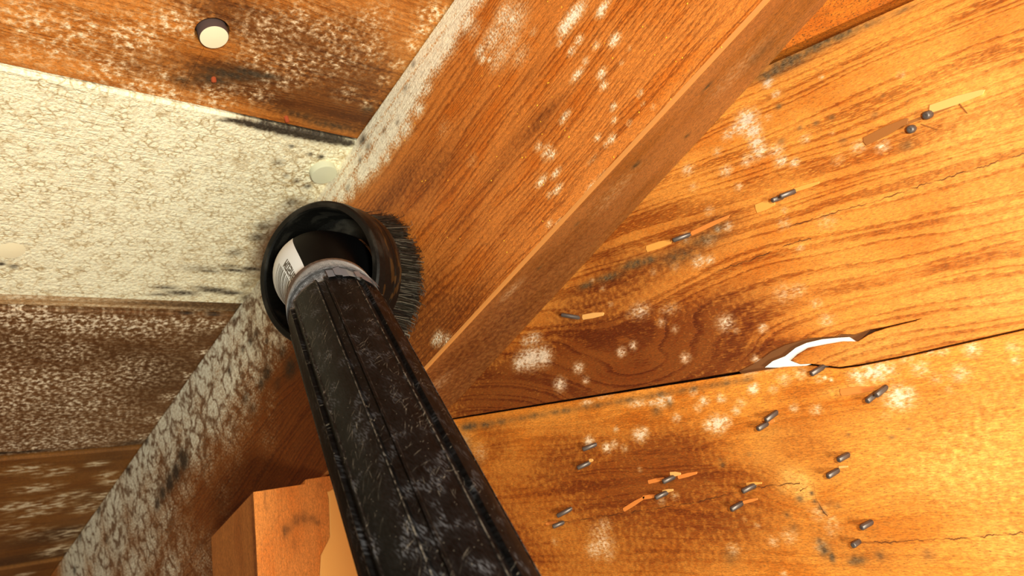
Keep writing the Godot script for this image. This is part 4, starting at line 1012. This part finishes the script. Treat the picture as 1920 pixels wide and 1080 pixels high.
const FAR_G := [[-466.42,-58.6,9.47,7.9,1.2],[-486.29,-58.93,9.7,8.08,1.2],[-503.54,-60.86,9.88,8.23,1.2],[-522.33,-62.3,7.56,6.3,1.0],[-538.18,-65.39,6.82,5.69,0.9],[-469.31,-51.96,7.97,6.64,1.0],[-300.27,-70.16,6.93,5.78,0.9],[-311.46,-72.78,5.74,4.79,0.7],[-309.85,-35.29,3.98,3.32,0.7],[-299.42,-34.72,3.27,2.73,0.7],[-324.31,-33.43,3.39,2.82,0.6],[-352.49,-35.83,4.21,3.51,0.6],[-288.21,-49.33,3.17,2.64,0.7],[-267.75,-85.5,9.47,7.89,0.9],[-271.74,-69.32,6.06,5.05,0.6],[-534.11,-1.72,5.39,4.49,0.9],[-593.64,6.16,7.71,6.43,0.8],[-590.64,-4.11,5.72,4.76,0.8],[-686.4,-2.65,7.36,6.13,0.8],[-755.01,-2.79,6.74,5.62,0.7],[-677.62,-40.28,5.06,4.21,0.6],[-788.31,-29.16,5.68,4.73,0.8],[-339.03,-68.37,6.66,5.55,0.5],[-331.63,-82.07,5.2,4.33,0.4],[-290.29,-85.41,6.11,5.09,0.4],[-324.38,-5.42,4.19,3.49,0.4]]
const D1_W := [[97.06,-88.42,17.11,14.26,0.6],[117.7,-87.63,18.06,15.05,0.6],[141.24,-82.72,19.01,15.84,0.7],[156.99,-66.36,15.95,13.29,0.6],[202.66,-57.09,21.04,17.54,0.5],[215.9,-44.68,17.67,14.73,0.55],[236.15,-45.06,18.55,15.46,0.55],[251.37,-60.17,19.74,16.45,0.5],[229.19,-71.79,19.17,15.98,0.5],[203.97,-74.16,14.54,12.11,0.5],[215.14,-84.74,11.41,9.51,0.6],[228.57,-84.67,11.76,9.8,0.5],[262.85,-47.84,15.84,13.2,0.5],[256.03,-29.91,15.11,12.59,0.5],[286.87,-12.47,9.42,7.85,0.9],[287.09,-24.67,7.22,6.02,0.8],[287.32,-37.23,6.56,5.47,0.8],[287.04,-52.55,5.89,4.91,0.7],[285.59,-66.5,5.16,4.3,0.6],[285.91,-87.4,5.34,4.45,0.6],[267.9,-83.46,8.52,7.1,0.5],[162.3,-105.78,13.98,11.65,0.6],[135.46,-106.72,16.39,13.66,0.6],[109.19,-101.04,18.17,15.14,0.5],[94.24,-106.22,11.77,9.81,0.45],[153.32,-112.59,10.4,8.67,0.7],[168.63,-115.96,10.86,9.05,0.8],[193.81,-110.43,15.19,12.65,0.6],[215.15,-99.64,11.72,9.77,0.5],[197.16,-103.04,11.32,9.44,0.5]]
const D1_D := [[179.06,-51.04,31.02,10.34,0.75],[195.89,-55.77,32.65,10.88,0.6],[224.04,-61.28,41.15,13.72,0.68],[259.38,-74.85,39.1,13.03,0.9],[254.81,-94.32,40.03,13.34,1.05],[281.46,-100.76,35.64,11.88,1.2],[274.47,-61.13,24.95,20.79,0.6],[198.21,-90.22,26.98,6.75,1.2],[188.69,-97.37,20.85,6.95,1.05],[209.43,-86.59,21.44,7.15,1.2],[176.61,-105.28,17.14,5.71,0.6],[235.87,-99.99,32.35,10.78,0.75],[219.09,-51.19,21.64,18.03,0.45],[157.58,-91.8,13.45,11.21,0.38],[136.23,-91.68,12.74,10.62,0.3],[250.86,-39.77,22.8,19.0,0.52],[147.5,-102.77,10.06,8.38,0.45]]
const D1_G := [[195.45,-91.11,14.77,3.69,1.0],[206.28,-86.78,12.29,3.07,1.0],[188.41,-96.64,10.4,3.47,0.8],[183.28,-99.1,6.88,2.29,0.6],[215.47,-85.47,8.35,2.09,0.8],[172.66,-102.48,7.88,2.63,0.4],[271.18,-110.98,20.08,3.35,0.6],[247.03,-108.19,13.88,2.78,0.5],[288.3,-91.5,4.5,3.75,0.6]]
const D2_G := [[211.24,-121.62,6.62,1.65,1.2],[219.62,-121.54,9.73,2.43,1.4],[231.7,-121.42,13.06,3.26,1.6],[242.4,-121.32,14.14,3.54,1.6],[253.42,-121.22,14.47,3.62,1.6],[264.78,-121.11,14.8,3.7,1.6],[276.26,-120.55,14.3,3.57,1.6],[286.55,-120.9,8.18,2.73,1.4],[205.33,-123.29,4.37,1.09,0.8],[253.51,-133.03,1.8,1.5,0.8],[277.05,-137.33,2.37,1.97,0.9],[268.82,-136.77,1.86,1.55,0.7],[246.51,-265.26,17.83,4.46,0.3],[264.27,-290.3,12.7,3.18,0.9],[241.94,-295.65,12.31,3.08,0.8],[228.32,-290.11,9.93,2.48,0.6],[227.48,-298.88,9.04,2.26,0.5],[277.89,-292.64,10.87,2.72,0.9],[255.04,-287.68,9.34,2.34,0.5],[251.27,-267.32,8.59,1.43,0.7],[270.51,-264.47,10.39,2.08,0.8],[281.77,-261.16,9.43,2.36,0.8],[264.49,-259.88,9.13,2.28,0.5],[269.8,-224.12,6.4,5.33,0.6],[268.57,-212.12,6.27,5.23,0.5],[262.04,-244.05,6.49,5.41,0.4],[295.66,-298.42,7.42,6.18,0.6],[286.13,-281.32,5.35,4.46,0.3],[128.97,-276.12,2.64,2.2,0.7],[121.89,-274.2,2.16,1.8,1.0],[281.52,-166.08,3.5,2.91,0.6],[271.73,-162.68,2.93,2.44,0.5],[251.51,-148.76,3.67,3.06,0.4],[262.25,-159.39,2.38,1.99,0.5],[277.93,-183.87,5.1,4.25,0.5]]
const D3_W := [[136.25,-317.99,27.76,4.63,1.3],[164.68,-316.08,29.24,4.87,1.3],[195.36,-314.68,30.89,5.15,1.2],[224.86,-314.1,30.03,5.01,1.0],[143.07,-335.39,27.23,6.81,1.2],[172.87,-335.39,28.79,7.2,1.1],[205.23,-336.08,30.54,7.64,1.0],[240.29,-336.83,28.15,7.04,0.9],[273.26,-335.55,19.78,6.59,0.7],[165.52,-458.03,47.69,23.84,0.7],[217.19,-463.29,52.16,26.08,0.7],[212.9,-528.45,79.33,19.83,0.75],[153.4,-338.23,32.86,16.43,0.9],[189.1,-343.71,35.36,17.68,0.9],[227.4,-346.1,37.93,18.96,0.8],[262.52,-341.26,31.97,15.99,0.7],[173.16,-425.83,41.81,34.84,0.75],[211.88,-428.27,44.71,37.26,0.7],[240.16,-413.02,45.87,38.23,0.6],[152.8,-365.45,31.77,26.47,0.5],[184.06,-379.88,34.28,28.57,0.55],[184.94,-495.48,40.0,33.33,0.6],[218.51,-500.28,42.36,35.3,0.6],[253.53,-485.85,36.56,30.47,0.5],[256.16,-525.77,38.44,32.03,0.5],[262.33,-364.52,25.52,21.27,0.35],[288.37,-340.4,11.61,9.67,0.8],[290.48,-380.8,9.53,7.94,0.7],[291.08,-419.72,11.43,9.53,0.7],[290.02,-456.37,13.41,11.18,0.7],[288.9,-495.16,15.56,12.96,0.7],[288.51,-531.09,14.57,12.14,0.7],[139.25,-332.34,38.04,19.02,0.9],[148.39,-408.95,33.55,27.96,0.6]]
const D3_D := [[273.79,-314.59,32.31,6.46,0.9],[245.3,-316.33,30.87,6.17,0.5],[273.93,-397.35,33.87,28.23,0.7],[275.56,-441.31,35.83,29.85,0.6],[281.17,-356.35,19.52,16.27,0.6],[161.13,-372.48,32.58,27.15,0.5],[189.65,-387.48,34.98,29.15,0.4],[214.22,-380.14,30.09,25.07,0.3],[234.16,-380.32,24.89,20.74,0.5],[196.58,-461.19,26.0,21.67,0.3],[257.49,-413.79,26.96,22.47,0.5],[139.67,-365.56,20.67,17.23,0.5]]
const D3_G := [[231.76,-311.57,12.62,2.1,0.7],[264.13,-311.56,14.68,2.45,1.0],[281.97,-313.35,15.09,3.02,1.2],[292.4,-317.21,10.35,2.59,1.1],[249.98,-306.81,10.35,1.73,0.5],[236.19,-324.69,6.69,0.67,0.9],[216.47,-323.63,6.45,0.65,0.8],[198.03,-323.96,6.25,0.62,0.7],[256.89,-325.81,6.94,0.69,1.0],[278.36,-326.24,6.43,0.8,1.0],[180.55,-324.93,6.06,0.61,0.6],[199.32,-541.84,14.9,1.86,1.0],[239.22,-546.44,15.87,1.98,1.0],[271.81,-547.29,14.4,2.4,1.0],[284.34,-541.0,15.43,5.14,0.5],[174.91,-541.0,12.42,2.07,1.0]]
const D4_W := [[198.65,-576.56,19.38,9.69,0.7],[227.54,-588.77,18.42,9.21,0.7],[262.25,-580.21,10.64,5.32,1.0],[221.64,-620.87,21.04,10.52,0.7],[256.46,-648.6,22.71,11.35,0.6],[212.03,-659.07,25.98,12.99,0.7],[242.15,-668.8,22.76,11.38,0.7],[250.97,-665.4,11.47,5.74,1.0],[230.37,-658.89,11.09,5.55,1.0],[287.61,-690.05,19.71,9.86,0.6],[279.58,-607.07,10.41,8.68,0.6],[291.47,-621.93,14.32,11.93,0.7],[289.15,-658.29,12.97,10.81,0.7],[282.8,-681.94,15.05,12.55,0.7],[282.31,-749.61,22.1,18.42,0.6],[282.6,-793.45,20.95,17.46,0.7],[242.65,-733.98,22.63,18.86,0.4],[218.45,-711.33,17.87,14.89,0.5],[231.38,-684.0,22.34,7.45,0.7]]
const D4_D := [[257.24,-753.66,61.89,20.63,0.6],[270.63,-745.01,29.59,24.66,0.6],[283.54,-656.63,27.54,22.95,0.4],[243.21,-805.4,73.86,18.46,0.7],[274.59,-804.92,49.75,16.58,0.6],[269.08,-570.61,24.69,20.57,0.4]]
const FAR_D := [[-421.34,-98.45,265.02,176.68,1.1],[-544.71,-91.08,281.55,187.7,0.8]]
const ST_D := [[267.81,-31.92,2.83,3.54,1.0],[273.58,-31.1,2.48,4.14,1.0],[279.28,-32.59,2.76,2.3,0.9],[282.94,-35.82,2.38,1.98,0.8],[261.9,-35.97,3.42,2.85,0.8],[259.85,-38.92,2.14,3.56,0.8],[265.65,-46.38,1.76,4.4,0.5],[247.39,-17.61,0.53,3.51,0.8],[248.16,-22.58,0.39,2.63,0.6],[247.69,-12.76,0.75,2.49,0.6],[286.77,-12.47,2.43,2.02,0.4]]
const ST_L := [[302.03,-24.77,2.37,11.84,1.0],[302.88,-38.78,2.36,11.78,1.0],[297.37,-55.03,2.64,13.2,1.0],[300.52,-65.74,4.04,13.48,1.0],[290.58,-63.93,2.38,7.94,0.8],[294.86,-22.1,0.72,4.82,1.0],[300.26,-45.27,8.17,6.81,1.0]]
const LOW_CRACKS := [[[-153.11,-56.64],[-146.41,-56.2],[-137.92,-56.38],[-125.43,-55.13],[-113.78,-54.92],[-104.35,-53.95],[-91.78,-52.67]],[[-332.79,-47.68],[-281.1,-42.78],[-230.47,-38.24],[-215.1,-35.5],[-192.22,-32.06],[-174.04,-31.25]],[[-174.7,-34.65],[-167.95,-31.53],[-168.06,-38.28],[-165.66,-44.37],[-164.26,-45.72]]]
const MAIN_CRACKS := [[[-157.39,80.7],[-137.44,81.15],[-119.07,80.91],[-101.75,81.96],[-85.72,82.32],[-63.66,82.72]],[[-204.32,69.43],[-180.85,70.37],[-158.9,72.9],[-148.78,72.93]]]
const SLIP := [[291.61,-17.2],[292.45,-21.79],[291.24,-46.22],[283.68,-56.36],[281.9,-68.93]]
const TORN := [[-195.91,20.68],[-186.19,23.49],[-178.2,27.16],[-170.73,29.1],[-158.85,30.19],[-147.01,28.82],[-144.75,29.58],[-138.54,28.25],[-132.27,29.16],[-125.03,29.17],[-113.74,29.69],[-110.23,29.88]]
const TONGUE := [[-113.43,29.2],[-124.74,28.46],[-129.66,27.79],[-132.7,26.99],[-137.34,25.09],[-143.56,26.15],[-150.62,26.19],[-159.18,25.98],[-164.55,24.01],[-168.29,21.73],[-164.18,19.44],[-159.32,18.94],[-154.72,17.55],[-147.24,15.75],[-138.77,15.62],[-132.03,15.94],[-119.09,16.54],[-98.86,18.09],[-76.76,19.66]]
const WHITE := [[-181.6,20.59],[-177.17,22.85],[-170.93,24.06],[-165.24,26.98],[-159.97,28.25],[-152.55,28.62],[-145.06,28.02],[-140.97,27.53],[-137.12,23.92],[-149.2,21.33],[-164.5,17.83]]
const LOW_NAILS := [[-153.27,17.57,-157.85,14.18],[-133.36,3.77,-136.48,0.0],[-129.1,5.63,-132.41,1.9],[-184.15,-3.82,-187.25,-6.53],[-178.52,0.86,-182.63,-3.17],[-285.51,-5.2,-292.32,-7.66],[-291.68,-14.43,-297.85,-17.25],[-238.59,-24.88,-243.17,-27.19],[-244.07,-32.15,-249.07,-34.7],[-195.19,-30.74,-200.21,-33.49],[-203.51,-38.55,-207.5,-41.36],[-309.05,-38.22,-317.22,-42.22],[-316.77,-45.83,-321.45,-47.91],[-149.97,-20.32,-153.02,-22.5],[-155.54,-26.37,-158.92,-28.96],[-145.64,-47.97,-148.81,-49.93],[-152.94,-55.79,-153.5,-56.88]]
const MAIN_NAILS := [[-157.13,95.46,-160.93,93.42],[-150.49,96.41,-156.91,93.95],[-206.99,91.49,-215.72,89.22],[-285.05,63.24,-295.15,67.18],[-91.02,109.67,-92.46,108.24],[-98.72,106.2,-99.08,104.87]]
const MAIN_SPLINTERS := [[-235.01,90.22,-219.92,90.53,3.67],[-207.38,91.05,-186.38,93.81,2.28],[-171.52,93.15,-162.17,93.95,4.41],[-151.84,96.08,-140.53,96.22,1.97],[-283.81,63.6,-269.34,62.87,3.04],[-117.92,106.95,-100.3,109.81,4.04],[-100.56,108.52,-82.14,109.33,1.28],[-90.77,110.94,-71.93,110.73,3.52],[-95.38,106.32,-89.96,102.01,0.52],[-80.27,109.02,-78.49,104.54,0.36]]
const LOW_SPLINTERS := [[-255.32,-27.2,-245.82,-25.81,2.08],[-241.29,-23.96,-235.27,-24.03,2.3],[-236.85,-25.75,-226.0,-24.03,1.98],[-273.55,-40.49,-259.34,-34.47,2.16],[-260.06,-34.71,-251.89,-33.94,2.09],[-247.33,-32.28,-241.07,-31.49,1.74],[-200.1,-30.76,-192.44,-30.39,1.53],[-203.28,-38.8,-195.92,-37.36,1.54],[-292.76,-14.07,-290.03,-13.69,1.97],[-330.96,-46.82,-322.1,-46.05,1.41],[-148.43,5.0,-135.07,5.09,3.17],[-183.89,-3.84,-180.91,-3.42,2.0],[-155.41,-25.71,-151.46,-25.51,1.13]]
